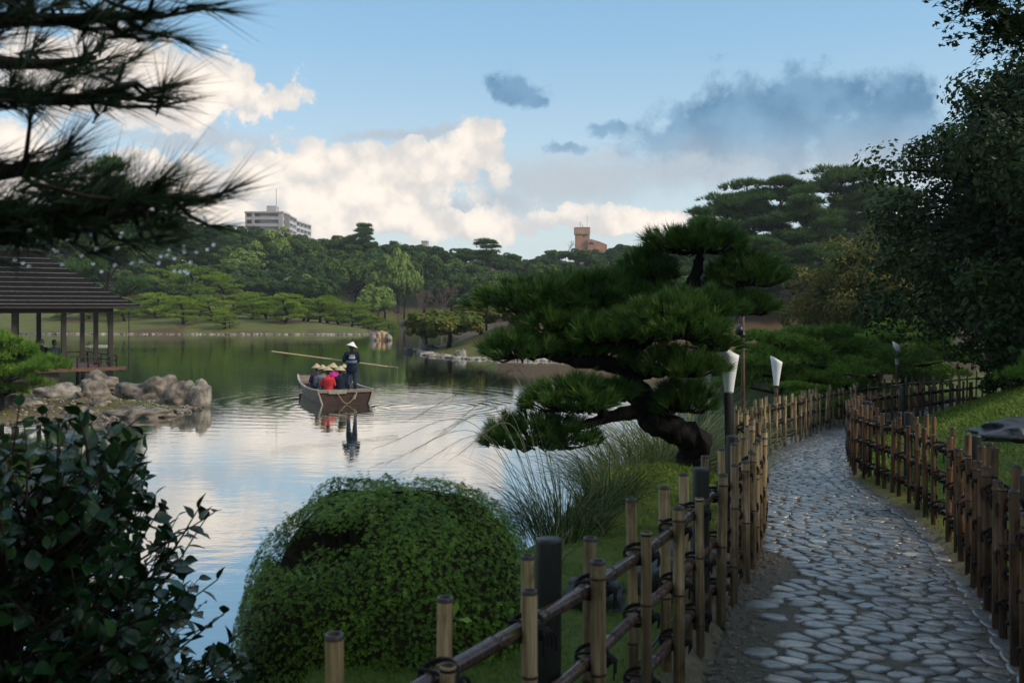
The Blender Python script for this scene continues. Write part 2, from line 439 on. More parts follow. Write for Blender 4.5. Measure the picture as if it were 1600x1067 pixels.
def shore_dist(X, Y):
    """distance to the pond edge, positive on land"""
    X = np.asarray(X, float).ravel(); Y = np.asarray(Y, float).ravel()
    best = np.full(X.shape, 1e9); ins = np.zeros(X.shape, bool)
    a = POND; b = np.roll(POND, -1, 0)
    for (x0, y0), (x1, y1) in zip(a, b):
        dx, dy = x1 - x0, y1 - y0
        t = np.clip(((X - x0) * dx + (Y - y0) * dy) / (dx * dx + dy * dy + 1e-12), 0, 1)
        best = np.minimum(best, (X - x0 - t * dx) ** 2 + (Y - y0 - t * dy) ** 2)
        if y0 != y1:
            c_ = ((y0 > Y) != (y1 > Y)) & (X < dx * (Y - y0) / dy + x0)
            ins ^= c_
    d = np.sqrt(best)
    return np.where(ins, -d, d)
CL = lerp_path([(-1.6, -6), (-.6, -3), (.2, 0), (.85, 2.2), (1.5, 4.18), (2.05, 6), (2.76, 8.6), (3.15, 11), (3.68, 13), (4.3, 15), (5.1, 17), (6.0, 19), (7.25, 21.3), (9.6, 24), (13, 26.6), (18, 29), (26, 32)], 700)
_seg = np.r_[0, np.cumsum(np.linalg.norm(np.diff(CL, axis=0), axis=1))]
CLN = np.gradient(CL, axis=0); CLN = nrm(CLN); CLR = np.stack([CLN[:, 1], -CLN[:, 0]], -1)     # right-hand normal
ZY = np.array([(-10, 1.92), (2, 1.90), (5, 1.855), (7.5, 1.73), (10, 1.6), (13, 1.4), (17, 1.2), (21, 1.05), (25, .95), (40, .9)])
def zpath(y): return np.interp(y, ZY[:, 0], ZY[:, 1])
def sst(x, a, b):
    t = np.clip((x - a) / (b - a), 0, 1); return t * t * (3 - 2 * t)
def near_path(X, Y):
    X = np.asarray(X, float).ravel(); Y = np.asarray(Y, float).ravel()
    d = np.full(X.shape, 1e9); t = np.zeros(X.shape); yc = np.zeros(X.shape)
    m = (np.abs(X) < 45) & (Y < 55) & (Y > -25)
    idx = np.where(m)[0]
    for ch in np.array_split(idx, max(1, len(idx) // 20000 + 1)):
        if not len(ch): continue
        dx = X[ch, None] - CL[None, ::2, 0]; dy = Y[ch, None] - CL[None, ::2, 1]
        k_ = np.argmin(dx * dx + dy * dy, 1); r = np.arange(len(ch))
        d[ch] = np.sqrt(dx[r, k_] ** 2 + dy[r, k_] ** 2)
        t[ch] = dx[r, k_] * CLR[::2][k_, 0] + dy[r, k_] * CLR[::2][k_, 1]
        t[ch] = np.sign(t[ch]) * d[ch]
        yc[ch] = CL[::2][k_, 1]
    return d, t, yc
def lump(X, Y, s, seed=0.0):
    return np.sin(X * s + 1.3 * np.sin(Y * s * .7 + seed)) * np.cos(Y * s * 1.1 + .8 * np.sin(X * s * .6 + seed * 2))
def H(X, Y, ds=None, info=None):
    shp = np.shape(X); X = np.asarray(X, float).ravel(); Y = np.asarray(Y, float).ravel()
    ds = shore_dist(X, Y) if ds is None else ds
    d, t, yc = near_path(X, Y) if info is None else info
    r = np.hypot(X, Y); dl = np.maximum(ds, 0)
    g = .03 + 2.1 * (1 - np.exp(-dl / 11)) + .03 * dl * sst(dl, 0, 4) * .3
    g += .115 * np.clip(r - 158, 0, 110) * sst(dl, 8, 30) + .06 * lump(X, Y, .35, 1) * sst(dl, 1, 6)
    pv_ = sst(-X, 8, 11) * sst(Y, 22, 28) * (1 - sst(Y, 46, 60)); g *= 1 - .6 * pv_
    mid = np.exp(-(((X - 9) / 13) ** 2 + ((Y - 84) / 16) ** 2)); g += 1.6 * mid * sst(dl, 0, 7)
    rs = sst(X, 20, 32) * sst(Y, 90, 100) * (1 - sst(Y, 150, 190)); g += rs * np.minimum(dl * .22, 4.5)
    rr = sst(X, 6, 14) * (1 - sst(Y, 60, 90)); g += rr * np.minimum(dl * .16, 3.0)
    zc = zpath(yc)
    zr = zc + .42 * np.log1p(np.exp((t - 1.15) * 5)) / 5
    zr = np.minimum(zr, zc + 2.4)
    zl = np.minimum(zc + .04 * sst(-t, .8, 1.4), .04 + 2.0 * dl) + .36 * np.exp(-(((X - 1.35) / 1.0) ** 2 + ((Y - 9.0) / 1.4) ** 2)) * sst(dl, 0, 1.2)
    zn = np.where(t > 0, zr, zl) + .02 * lump(X, Y, 2.3) * sst(np.abs(t), .8, 1.5)
    zn = np.where(np.abs(t) < .72, zc - .035, zn)
    w_ = 1 - sst(d, 6, 13)
    z = np.where(d < 1e8, w_ * zn + (1 - w_) * g, g)
    z = np.where(ds > 0, z, -.05 - .4 * np.minimum(-ds, 3.5))
    return z.reshape(shp)
def hz(x, y): return float(H(np.array([x]), np.array([y]))[0])

# ground: one sheet, fine near the camera and coarse towards the horizon
nr, na = 230, 420
rr_ = np.r_[0.0, np.geomspace(.35, 1500, nr - 1)]
fr = np.linspace(-1, 1, na, endpoint=False)
th_ = PI * (.55 * fr + .45 * fr ** 3)            # denser ahead
GX = rr_[:, None] * np.sin(th_)[None]; GY = rr_[:, None] * np.cos(th_)[None]
gds = shore_dist(GX, GY); ginfo = near_path(GX, GY)
GZ = H(GX, GY, gds, ginfo)
i_, j_ = np.meshgrid(np.arange(nr - 1), np.arange(na), indexing='ij'); j2_ = (j_ + 1) % na
GF = np.stack([i_ * na + j_, (i_ + 1) * na + j_, (i_ + 1) * na + j2_, i_ * na + j2_], -1).reshape(-1, 4)[:, ::-1]
gme = mesh_np('ground', np.stack([GX, GY, GZ], -1).reshape(-1, 3), GF, None, None, True)
# soil map: r = bare earth, g = sandy grit, b = lush moss
gx, gy, gt = GX.ravel(), GY.ravel(), ginfo[1]; gd = ginfo[0]
earth = np.zeros(gx.size); sand = np.zeros(gx.size); moss = np.zeros(gx.size)
nz = .5 + .5 * lump(gx, gy, .22, 3) * .6 + .3 * lump(gx, gy, .61, 5)
r_ = np.hypot(gx, gy)
farl = (gx < 0) & (gy > 100)
earth = np.where(farl, np.clip(sst(nz, .5, .8) * (1 - sst(gds, 12, 22)) + .9 * sst(gds, 24, 30) + .7 * (1 - sst(gds, .5, 3)), 0, 1), earth)
earth = np.where((gy > 55) & (gx > -12), .92, earth)
earth = np.where((gy > 55) & (gx > -9) & (gx < -1) & (gy < 95), .35, earth)
ptl = (gx < -8) & (gy > 24) & (gy < 60)
sand = np.where(ptl, .62 * (1 - sst(gds, 1.0, 3.5)), sand); earth = np.where(ptl, .62, earth); moss = np.where(ptl, .30, moss)
nr2 = gd < 6
sand = np.where(nr2 & (gt < 0), 1 - sst(np.abs(gt), .78, 1.0), sand)
sand = np.where(nr2 & (gt >= 0), .7 * (1 - sst(np.abs(gt), .70, .95)), sand)
moss = np.where(nr2, sst(np.abs(gt), .85, 1.15), moss)
earth = np.where(nr2 & (gt < -1), .25, earth)
ca = gme.color_attributes.new('soil', 'FLOAT_COLOR', 'POINT')
ca.data.foreach_set('color', np.stack([earth, sand, moss, np.ones_like(moss)], -1).astype(np.float32).ravel())
gm, t, b = base_mat('ground')
pos = t.new('ShaderNodeNewGeometry').outputs['Position']
so = t.new('ShaderNodeAttribute'); so.attribute_name = 'soil'
ss = t.new('ShaderNodeSeparateColor'); t.put(ss.inputs[0], so.outputs['Color'])
n1 = t.noise(pos, .7, 7, .6); n2 = t.noise(pos, 14, 7, .65); n3 = t.noise(pos, 120, 4, .6)
lawn = t.ramp(n1, [(.3, (.070, .088, .016)), (.6, (.120, .118, .026)), (.8, (.17, .130, .045))])
soil = t.ramp(n2, [(.3, (.058, .032, .014)), (.7, (.125, .074, .034))])
grit = t.ramp(t.m('ADD', t.m('MULTIPLY', n2, .5), t.m('MULTIPLY', n3, .5)), [(.35, (.075, .058, .034)), (.62, (.19, .152, .095))])
mosc = t.ramp(n2, [(.3, (.040, .070, .010)), (.65, (.095, .135, .018))])
col = t.mix(t.smooth(t.m('ADD', ss.outputs[0], t.m('MULTIPLY', t.m('SUBTRACT', n2, .5), .7)), .3, .7), lawn, soil)
col = t.mix(t.smooth(t.m('ADD', ss.outputs[2], t.m('MULTIPLY', t.m('SUBTRACT', n2, .5), .8)), .3, .7), col, mosc)
col = t.mix(t.smooth(t.m('ADD', ss.outputs[1], t.m('MULTIPLY', t.m('SUBTRACT', n2, .5), .9)), .3, .7), col, grit)
t.put(b.inputs['Base Color'], col); setp(b, Roughness=.8); b.inputs['Specular IOR Level'].default_value = .25
bn = t.new('ShaderNodeBump'); bn.inputs['Strength'].default_value = .6; bn.inputs['Distance'].default_value = .02
t.put(bn.inputs['Height'], t.m('ADD', n2, t.m('MULTIPLY', n3, .5))); t.put(b.inputs['Normal'], bn.outputs[0])
gme.materials.append(gm)
tag(obj('ground', gme), kind='structure')

# ------------------------------------------------------------------ water
wm, t, b = base_mat('water')
pos = t.new('ShaderNodeNewGeometry').outputs['Position']
RING = P(652, 628, 35.0)
wv = t.noise(t.vm('MULTIPLY', pos, (.9, 1.6, 1)), 1.6, 4, .5)
wv2 = t.noise(pos, 7.0, 3, .5)
calm = t.noise(t.vm('MULTIPLY', pos, (.05, .11, 1)), 1, 3, .5)
dv = t.vm('SUBTRACT', pos, (float(RING[0]), float(RING[1]), 0.0))
ln_ = t.new('ShaderNodeVectorMath', operation='LENGTH'); t.put(ln_.inputs[0], dv); dist = ln_.outputs['Value']
ring = t.m('MULTIPLY', t.m('SINE', t.m('ADD', t.m('MULTIPLY', dist, 13.0), t.m('MULTIPLY', wv, 3.0))), t.m('MULTIPLY', t.smooth(dist, .4, 1.4), t.smooth(dist, 2.2, 6.5, 1.0, 0.0)))
BOATC = P(530, 620, 37.6)
dv2 = t.vm('SUBTRACT', pos, (float(BOATC[0]), float(BOATC[1]), 0.0))
ln2 = t.new('ShaderNodeVectorMath', operation='LENGTH'); t.put(ln2.inputs[0], dv2); dist2 = ln2.outputs['Value']
wake = t.m('MULTIPLY', t.m('SINE', t.m('ADD', t.m('MULTIPLY', dist2, 7.5), t.m('MULTIPLY', wv, 5.0))), t.smooth(dist2, 3.0, 13.0, .85, 0.0))
amp = t.smooth(calm, .35, .7, .35, 1.0)
h = t.m('ADD', t.m('MULTIPLY', t.m('ADD', wv, t.m('MULTIPLY', wv2, .16)), t.m('MULTIPLY', amp, .9)), t.m('ADD', t.m('MULTIPLY', ring, .30), t.m('MULTIPLY', wake, .12)))
bn = t.new('ShaderNodeBump'); bn.inputs['Strength'].default_value = 1.0; bn.inputs['Distance'].default_value = .0085
t.put(bn.inputs['Height'], h)
for x in list(t.n):
    if x.type == 'BSDF_PRINCIPLED': t.n.remove(x)
body = t.new('ShaderNodeBsdfDiffuse'); body.inputs[0].default_value = (.016, .030, .017, 1)
gl = t.new('ShaderNodeBsdfGlossy'); gl.inputs['Roughness'].default_value = .02; gl.inputs[0].default_value = (.97, .98, .97, 1)
t.put(gl.inputs['Normal'], bn.outputs[0])
fz = t.new('ShaderNodeFresnel'); fz.inputs['IOR'].default_value = 1.9; t.put(fz.inputs['Normal'], bn.outputs[0])
mx = t.new('ShaderNodeMixShader'); t.put(mx.inputs[0], t.m('POWER', fz.outputs[0], .34)); t.put(mx.inputs[1], body.outputs[0]); t.put(mx.inputs[2], gl.outputs[0])
t.put(wm.node_tree.nodes['Material Output'].inputs['Surface'], mx.outputs[0])
wg = Geo(); wg.add(box(-130, 60, 3, 230, -.02, 0.0)); V_, F_, r__ = wg.data()
tag(obj('water', mesh_np('water', np.array([[-130, 3, 0], [60, 3, 0], [60, 230, 0], [-130, 230, 0]]), np.array([[0, 1, 2, 3]]), wm)), kind='structure')

# ------------------------------------------------------------------ path: bed of grit with set cobbles
S0, S1 = 6.5, 42.0
ii = np.where((_seg > S0) & (_seg < S1))[0]
bw = np.linspace(-.66, .66, 9)
bv = np.concatenate([np.column_stack([CL[ii, 0] + CLR[ii, 0] * o_, CL[ii, 1] + CLR[ii, 1] * o_, zpath(CL[ii, 1]) - .012 + .012 * (1 - (o_ / .66) ** 2)])[None] for o_ in bw]).transpose(1, 0, 2)
m_ = len(ii); q = np.arange((m_ - 1))[:, None] * 9 + np.arange(8)[None]
bf = np.stack([q, q + 1, q + 10, q + 9], -1).reshape(-1, 4)
pm, t, b = base_mat('path_bed')
pos = t.new('ShaderNodeNewGeometry').outputs['Position']
n2 = t.noise(pos, 26, 7, .7); n3 = t.noise(pos, 3, 5, .6)
t.put(b.inputs['Base Color'], t.mix(t.smooth(n3, .45, .65), t.ramp(n2, [(.3, (.040, .032, .022)), (.7, (.135, .108, .072))]), t.ramp(n2, [(.3, (.030, .040, .018)), (.7, (.085, .080, .048))])))
setp(b, Roughness=.6)
bn = t.new('ShaderNodeBump'); bn.inputs['Strength'].default_value = 1.0; bn.inputs['Distance'].default_value = .02
t.put(bn.inputs['Height'], t.m('ADD', n2, t.m('MULTIPLY', t.noise(pos, 140, 4, .6), .5))); t.put(b.inputs['Normal'], bn.outputs[0])
path = tag(obj('path', mesh_np('path', bv.reshape(-1, 3), bf, pm, None, True)), kind='structure')

cm, t, b = base_mat('cobble')
at = t.new('ShaderNodeAttribute'); at.attribute_name = 'rnd'
pos = t.new('ShaderNodeNewGeometry').outputs['Position']
n2 = t.noise(pos, 30, 6, .65); n1 = t.noise(pos, 7, 3, .5)
colr = t.ramp(at.outputs['Fac'], [(0, (.060, .070, .080)), (.25, (.115, .125, .135)), (.45, (.075, .080, .082)), (.65, (.16, .16, .155)), (.82, (.12, .105, .088)), (.93, (.22, .18, .14)), (.985, (.40, .37, .32))])
t.put(b.inputs['Base Color'], t.mix(t.m('MULTIPLY', t.smooth(t.m('ADD', n2, t.m('MULTIPLY', t.m('SUBTRACT', n1, .5), .9)), .42, .66), .75), colr, (.062, .052, .040)))
t.put(b.inputs['Roughness'], t.smooth(t.m('ADD', n1, t.m('MULTIPLY', n2, .3)), .45, .85, .20, .52)); b.inputs['Specular IOR Level'].default_value = .85
bn = t.new('ShaderNodeBump'); bn.inputs['Strength'].default_value = .6; bn.inputs['Distance'].default_value = .008
t.put(bn.inputs['Height'], n2); t.put(b.inputs['Normal'], bn.outputs[0])
setp(b, **{'Coat Weight': .55, 'Coat Roughness': .24, 'Coat IOR': 1.6})         # wet film
M['cobble'] = cm
def cobbles():
    rg = np.random.default_rng(3)
    AN, sp = 1.45, .088                     # stones lie longer across the path
    s0, s1 = 7.6, 39.5
    nt, ns = int(1.18 / AN / sp), int((s1 - s0) / sp)
    pts = np.array([((i + .5 + (j % 2) * .5) * 1.18 / AN / nt - .59 / AN, s0 + (j + .5) * sp) for j in range(ns) for i in range(nt)])
    pts += rg.uniform(-.5, .5, pts.shape) * sp * .95
    pts[:, 0] = np.clip(pts[:, 0], -.585 / AN, .585 / AN)
    # thin out at random so that sizes vary
    pts = pts[rg.random(len(pts)) > .17]
    pts = pts[~((pts[:, 1] < 13.5) & (pts[:, 0] * AN < -.36 + .10 * np.sin(pts[:, 1] * 5) + .05 * np.sin(pts[:, 1] * 17)) & (rg.random(len(pts)) < .86))]
    grid = {}
    for k_, (x, y) in enumerate(pts): grid.setdefault((int(x // .2), int(y // .2)), []).append(k_)
    out = []
    for k_, p in enumerate(pts):
        cx, cy = int(p[0] // .2), int(p[1] // .2)
        nb = [q for a in (-1, 0, 1) for c_ in (-1, 0, 1) for q in grid.get((cx + a, cy + c_), ()) if q != k_]
        nb.sort(key=lambda q: (pts[q][0] - p[0]) ** 2 + (pts[q][1] - p[1]) ** 2)
        lim = rg.uniform(.07, .10)
        poly = [(p[0] + math.cos(a) * lim, p[1] + math.sin(a) * lim) for a in np.arange(8) * PI / 4 + rg.uniform(0, .7)]
        for q in nb[:16]:
            mx_, my_ = (pts[q] + p) / 2; nx, ny = pts[q] - p
            new = []
            for u in range(len(poly)):
                a, c_ = poly[u], poly[(u + 1) % len(poly)]
                da = (a[0] - mx_) * nx + (a[1] - my_) * ny; dc = (c_[0] - mx_) * nx + (c_[1] - my_) * ny
                if da <= 0: new.append(a)
                if (da < 0) != (dc < 0):
                    f = da / (da - dc); new.append((a[0] + (c_[0] - a[0]) * f, a[1] + (c_[1] - a[1]) * f))
            poly = new
            if len(poly) < 3: break
        if len(poly) < 3: continue
        poly = np.array(poly); poly[:, 0] = np.clip(poly[:, 0], -.62 / AN, .62 / AN)
        c_ = poly.mean(0); poly = c_ + (poly - c_) * rg.uniform(.85, .95) * (1 + rg.normal(size=(len(poly), 1)) * .05)
        for _ in range(2 if rg.random() < .45 else 1):
            nx_ = np.roll(poly, -1, 0); poly = np.stack([.75 * poly + .25 * nx_, .25 * poly + .75 * nx_], 1).reshape(-1, 2)
        # ten points round the rim
        e = np.linalg.norm(np.diff(np.r_[poly, poly[:1]], axis=0), axis=1); cs = np.r_[0, np.cumsum(e)]
        tt = np.linspace(0, cs[-1], 11)[:-1]; pp = np.r_[poly, poly[:1]]
        rim = np.stack([np.interp(tt, cs, pp[:, 0]), np.interp(tt, cs, pp[:, 1])], -1)
        rim[:, 0] *= AN
        cen = rim.mean(0)
        out.append((cen, rim - cen))
    # kerb row along the right edge
    s = s0
    while s < s1:
        L_ = rg.uniform(.13, .24); w_ = rg.uniform(.045, .06)
        a = np.arange(10) * 2 * PI / 10
        rim = np.stack([w_ * np.sign(np.cos(a)) * np.abs(np.cos(a)) ** .7, L_ / 2 * .94 * np.sign(np.sin(a)) * np.abs(np.sin(a)) ** .7], -1) * rg.uniform(.9, 1.08, (10, 1))
        out.append((np.array([.665 + rg.normal() * .012, s + L_ / 2]), rim)); s += L_
    return out
STN = cobbles()
def stone_geo(cen, rim, rg):
    s = cen[1]; i = np.searchsorted(_seg, s); i = min(max(i, 1), len(CL) - 2)
    f = (s - _seg[i - 1]) / (_seg[i] - _seg[i - 1]); c_ = CL[i - 1] * (1 - f) + CL[i] * f; n_, r_n = CLN[i], CLR[i]
    wx = c_ + r_n * cen[0]
    loc = np.array([wx[0], wx[1], float(zpath(c_[1])) - .012 + .012 * (1 - (cen[0] / .66) ** 2)])
    area = float(np.abs(np.cross(rim, np.roll(rim, -1, 0)).sum()) / 2)
    h = rg.uniform(.005, .011) * min(1.2, max(.6, area / .009)) + .002
    rows = []
    tl = rg.normal(size=2) * .045
    for sc_, hz_ in ((1.0, -.012), (.985, h * .35), (.93, h * .88), (.66, h)):
        xy = rim * sc_
        z = hz_ + (xy @ tl if hz_ > 0 else 0 * xy[:, 0]) + (rg.normal(size=len(xy)) * .0012 if hz_ > 0 else 0)
        rows.append(np.column_stack([xy[:, 0:1] * r_n[None] + xy[:, 1:2] * n_[None], z]))
    rows.append(np.array([[0, 0, h * 1.0]]))
    V = np.concatenate(rows); F = []
    for u in range(3):
        for v in range(10):
            v2 = (v + 1) % 10
            F += [[u * 10 + v, u * 10 + v2, u * 10 + 10 + v2], [u * 10 + v, u * 10 + 10 + v2, u * 10 + 10 + v]]
    for v in range(10): F.append([30 + v, 30 + (v + 1) % 10, 40])
    return loc, V, np.array(F), area
rg = np.random.default_rng(8)
built = [stone_geo(c_, r_, rg) for c_, r_ in STN]
def seen_score(loc, area):
    d = loc[1]
    if d < 3.9: return -1
    u = 800 + FPX * loc[0] / d
    if u > 1600 or u < 1080: return -1
    return area / d ** 3
score = np.array([seen_score(b_[0], b_[3]) for b_ in built])
order = np.argsort(-score)
rest = Geo(); top = set(order[:296].tolist())
for k_, (loc, V, F, ar) in enumerate(built):
    rv = RG.random()
    if k_ in top:
        obj('stone', mesh_np('stone', V, F, cm, np.full(len(F), rv), True), path, loc)
    else: rest.add((V + loc, F), rv)
tag(gobj('stone_paving', rest, cm, path, True), kind='stuff')
# loose pebbles in the grit beside the path
pg = Geo(); rg = np.random.default_rng(21)
def pebble(rg, r):
    a = np.arange(7) * 2 * PI / 7
    rim = np.stack([np.cos(a), np.sin(a) * rg.uniform(.6, .9)], -1) * rg.uniform(.85, 1.15, (7, 1)) * r
    V = np.concatenate([np.column_stack([rim, np.full(7, -.3 * r)]), np.column_stack([rim * .8, np.full(7, .3 * r)]), [[0, 0, .45 * r]]])
    F = [[v, (v + 1) % 7, 7 + (v + 1) % 7] for v in range(7)] + [[v, 7 + (v + 1) % 7, 7 + v] for v in range(7)] + [[7 + v, 7 + (v + 1) % 7, 14] for v in range(7)]
    c_, s_ = math.cos(rg.uniform(0, 6)), 0; s_ = math.sqrt(1 - c_ * c_)
    V[:, :2] = V[:, :2] @ np.array([[c_, s_], [-s_, c_]])
    return V, np.array(F)
for _ in range(2000):
    s = rg.uniform(7.8, 20) if _ < 800 else rg.uniform(8.2, 14); i = min(np.searchsorted(_seg, s), len(CL) - 1)
    o_ = rg.choice([-1, 1]) * rg.uniform(.6, .95) if _ < 800 else -rg.uniform(.3, .75); xy = CL[i] + CLR[i] * o_
    V, F = pebble(rg, rg.uniform(.006, .022) if rg.random() > .06 else .035)
    pg.add((V + [xy[0], xy[1], float(zpath(CL[i, 1])) - (.008 if abs(o_) < .66 else .028)], F), rg.random() * .82)
tag(gobj('pebbles', pg, plain('pebble', (.13, .11, .085), .75, .25, .6, 40), None, True), 'loose pebbles scattered in the grit beside the cobbled path', 'pebbles', kind='stuff')

# ------------------------------------------------------------------ bamboo fences
def stake_mesh(name, h, r, nodes, mat, rg):
    zs = [(-.12, r)]; 
    for zn_ in nodes: zs += [(zn_ - .012, r * .985), (zn_ - .004, r * 1.07), (zn_, r * .97), (zn_ + .005, r * 1.09), (zn_ + .013, r)]
    zs += [(h - .012, r), (h, r * 1.02), (h, r * .74), (h - .035, r * .70)]
    pts = np.array([z for z, _ in zs]); rd = np.array([q for _, q in zs])
    sides = 12; a = np.arange(sides) * 2 * PI / sides
    V = np.stack([rd[:, None] * np.cos(a), rd[:, None] * np.sin(a), np.repeat(pts[:, None], sides, 1)], -1).reshape(-1, 3)
    n = len(zs); i = np.arange(n - 1)[:, None] * sides; j = np.arange(sides)[None]; j2 = (j + 1) % sides
    F = np.stack([i + j, i + j2, i + sides + j2, i + sides + j], -1).reshape(-1, 4)
    rv = np.zeros((n - 1, sides))
    for u in range(len(nodes)): rv[1 + u * 5 + 1: 1 + u * 5 + 3] = 1.0
    rv[-3:] = 1.0
    capv = len(V); V = np.r_[V, [[0, 0, h - .035]]]
    F = F.reshape(-1, 4)
    F3 = np.concatenate([F[:, [0, 1, 2]], F[:, [0, 2, 3]], np.stack([(n - 1) * sides + np.arange(sides), (n - 1) * sides + (np.arange(sides) + 1) % sides, np.full(sides, capv)], -1)])
    rvf = np.r_[rv.ravel(), rv.ravel(), np.ones(sides)]
    return mesh_np(name, V, F3, mat, rvf, True)
def lash_mesh(name, rg):
    """black palm rope: turns round the stake and rail, a knot and two loose ends"""
    g = Geo(); R_ = .040
    for k_, (tilt, off) in enumerate(((.75, 0), (-.75, .0), (.70, .008), (0.05, -.02))):
        a = np.linspace(0, 2 * PI, 15)
        p = np.stack([R_ * np.cos(a) * 1.0, .058 * np.sin(a), tilt * R_ * np.cos(a) + off], -1)
        g.add(tube(p, .0052, 5, False))
    for _ in range(4):
        a = rg.uniform(-.5, .5)
        p0 = np.array([rg.uniform(-.01, .01), -.058, 0])
        p = np.array([p0, p0 + [a * .05, -.016, rg.uniform(-.005, .012)], p0 + [a * .09, -.02, -.02], p0 + [a * .10, -.018, -.02 - rg.uniform(.01, .045)]])
        g.add(tube(lerp_path(p, 8), .0038, 4, False))
    g.add(tube(np.array([[-.018, -.062, -.008], [0, -.07, 0], [.018, -.062, .008]]), [.008, .013, .008], 6))
    V, F, r = g.data()
    return mesh_np(name, V, F, M['rope'], r, True)
def resample(pts, step0):
    c_ = lerp_path(pts, 400); s = np.r_[0, np.cumsum(np.linalg.norm(np.diff(c_, axis=0), axis=1))]
    return c_, s
def fence(name, label, pts, mat, stepfn, H0, posts, side, paired, rg):
    """side: +1 pond side of the rail carries the back stakes"""
    c_, s = resample(pts, .3)
    root = empty(name, (c_[0, 0], c_[0, 1], 0), label=label, cat='fence', group='bamboo fences lining the path')
    inv = np.array([c_[0, 0], c_[0, 1], 0.0])
    zb = zpath(c_[:, 1]); T = nrm(np.gradient(c_, axis=0)); N = np.stack([-T[:, 1], T[:, 0]], -1)      # N points left
    def at(sv):
        i = min(np.searchsorted(s, sv), len(s) - 1); return c_[i], zb[i], T[i], N[i]
    var = [stake_mesh('stake', H0 + dh, r, nd, mat, rg) for dh, r, nd in
           ((0, .0230, (.22, .55)), (.03, .0250, (.33, .68)), (-.05, .0205, (.15, .47, .74)), (.06, .0215, (.28, .62)), (-.02, .026, (.40, .72)))]
    lash = [lash_mesh('lashing', rg) for _ in range(4)]
    rails = [(.17, .021), (.42, .021), (.66, .023)]
    railz = [h for h, _ in rails]
    sv = 0.0; ns_ = 0
    while sv < s[-1]:
        p, z, tt, nn = at(sv)
        far = p[1] > 16
        duo = paired(p[1])
        ang = math.atan2(tt[1], tt[0])
        for w_ in ((0, 1) if duo else ((0,) if rg.random() > .5 else (1,))):
            off = (.046 if w_ else -.046) * side
            al = (rg.uniform(.06, .10) if w_ else rg.uniform(-.075, -.05)) if duo else 0
            q = p + nn * off + tt * al
            me = var[(rg.choice([1, 3]) if w_ else rg.choice([0, 2, 4]))]
            o = obj('stake', me, root, (q[0] - inv[0], q[1] - inv[1], z - .01 + rg.normal() * .012))
            o.rotation_euler = (rg.normal() * .012, rg.normal() * .012, rg.uniform(0, 6.28)); ns_ += 1
        for h in railz:
            if far and rg.random() < .25: continue
            o = obj('lashing', lash[rg.integers(4)], root, (p[0] - inv[0], p[1] - inv[1], z + h))
            o.rotation_euler = (0, 0, ang + (PI if side < 0 else 0) + rg.normal() * .1)
        sv += stepfn(p[1]) * rg.uniform(.85, 1.15)
    for (h, r) in rails:
        a = np.arange(0, s[-1], .06); pp = np.array([np.interp(a, s, c_[:, 0]), np.interp(a, s, c_[:, 1])]).T
        z = zpath(pp[:, 1]) + h + .008 * np.sin(a * 2.1 + h * 9)
        P3 = np.column_stack([pp, z]) - inv
        # node rings every ~0.28 m
        rd = np.full(len(a), r); rv = np.zeros(len(a))
        V, F, R_ = [], [], []
        pts3 = []; rds = []; fl = []
        for k_ in range(len(a)):
            if k_ and k_ % 5 == 2:
                m0 = P3[k_ - 1] * .5 + P3[k_] * .5; dt = nrm(P3[k_] - P3[k_ - 1])
                for dd, rr in ((-.008, 1.0), (-.003, 1.08), (0, .96), (.003, 1.1), (.009, 1.0)): pts3.append(m0 + dt * dd); rds.append(r * rr); fl.append(1 if dd in (-.003, 0) else 0)
            pts3.append(P3[k_]); rds.append(r); fl.append(0)
        V, F = tube(np.array(pts3), np.array(rds), 8)
        rvq = np.repeat(np.array(fl[:-1], float), 8)
        obj('rail', mesh_np('rail', V, F, M['rail'], np.r_[rvq, rvq, np.zeros(16)], True), root)
    for (px, py, hh, rr) in posts:
        z = hz(px, py)
        zt = [-.2, 0, .3, hh - .01, hh, hh]; rd = [rr, rr, rr * .98, rr * .98, rr * .93, .001]
        V, F = tube(np.array([[0, 0, v] for v in zt]), rd, 16)
        o = obj('post', mesh_np('post', V, F, M['charred'], np.full(len(F), .5), True), root, (px - inv[0], py - inv[1], z)); o.rotation_euler = (rg.normal() * .01, rg.normal() * .01, 0)
    return root
rg = np.random.default_rng(4)
LF = [(-.385, 2.18), (-.2, 2.53), (.02, 2.92), (.23, 3.32), (.45, 3.8), (.67, 4.3), (.91, 4.88), (1.19, 5.6), (1.5, 6.45), (1.80, 7.4), (2.09, 8.45), (2.30, 9.5), (2.45, 10.6), (2.66, 11.8), (3.2, 13.5), (4.0, 15.3), (5.0, 17.3), (6.3, 19.8), (8.0, 22.3), (10.5, 25.0), (14, 27.6)]
fence('bamboo_fence', 'pale bamboo stake fence with three rails between the cobbled path and the pond', LF, M['bamboo'],
      lambda y: .47 if y < 6 else (.40 if y < 13 else .40), .80,
      [(.115, 3.24, .85, .043), (.965, 5.1, .82, .045), (1.52, 6.9, .80, .045), (2.02, 9.2, .84, .045), (2.95, 13.4, .78, .045), (4.7, 17.2, .78, .045), (8.2, 23.0, .78, .045)], 1, lambda y: y < 8 or random.random() < .35, rg)
RF = [(2.0, 3.6), (2.46, 4.85), (2.92, 6.2), (3.34, 7.5), (3.75, 9.1), (4.02, 10.6), (4.22, 11.9), (4.55, 13.2), (5.3, 15.5), (6.45, 17.9), (8.4, 20.4), (11, 23), (14.5, 25.3)]
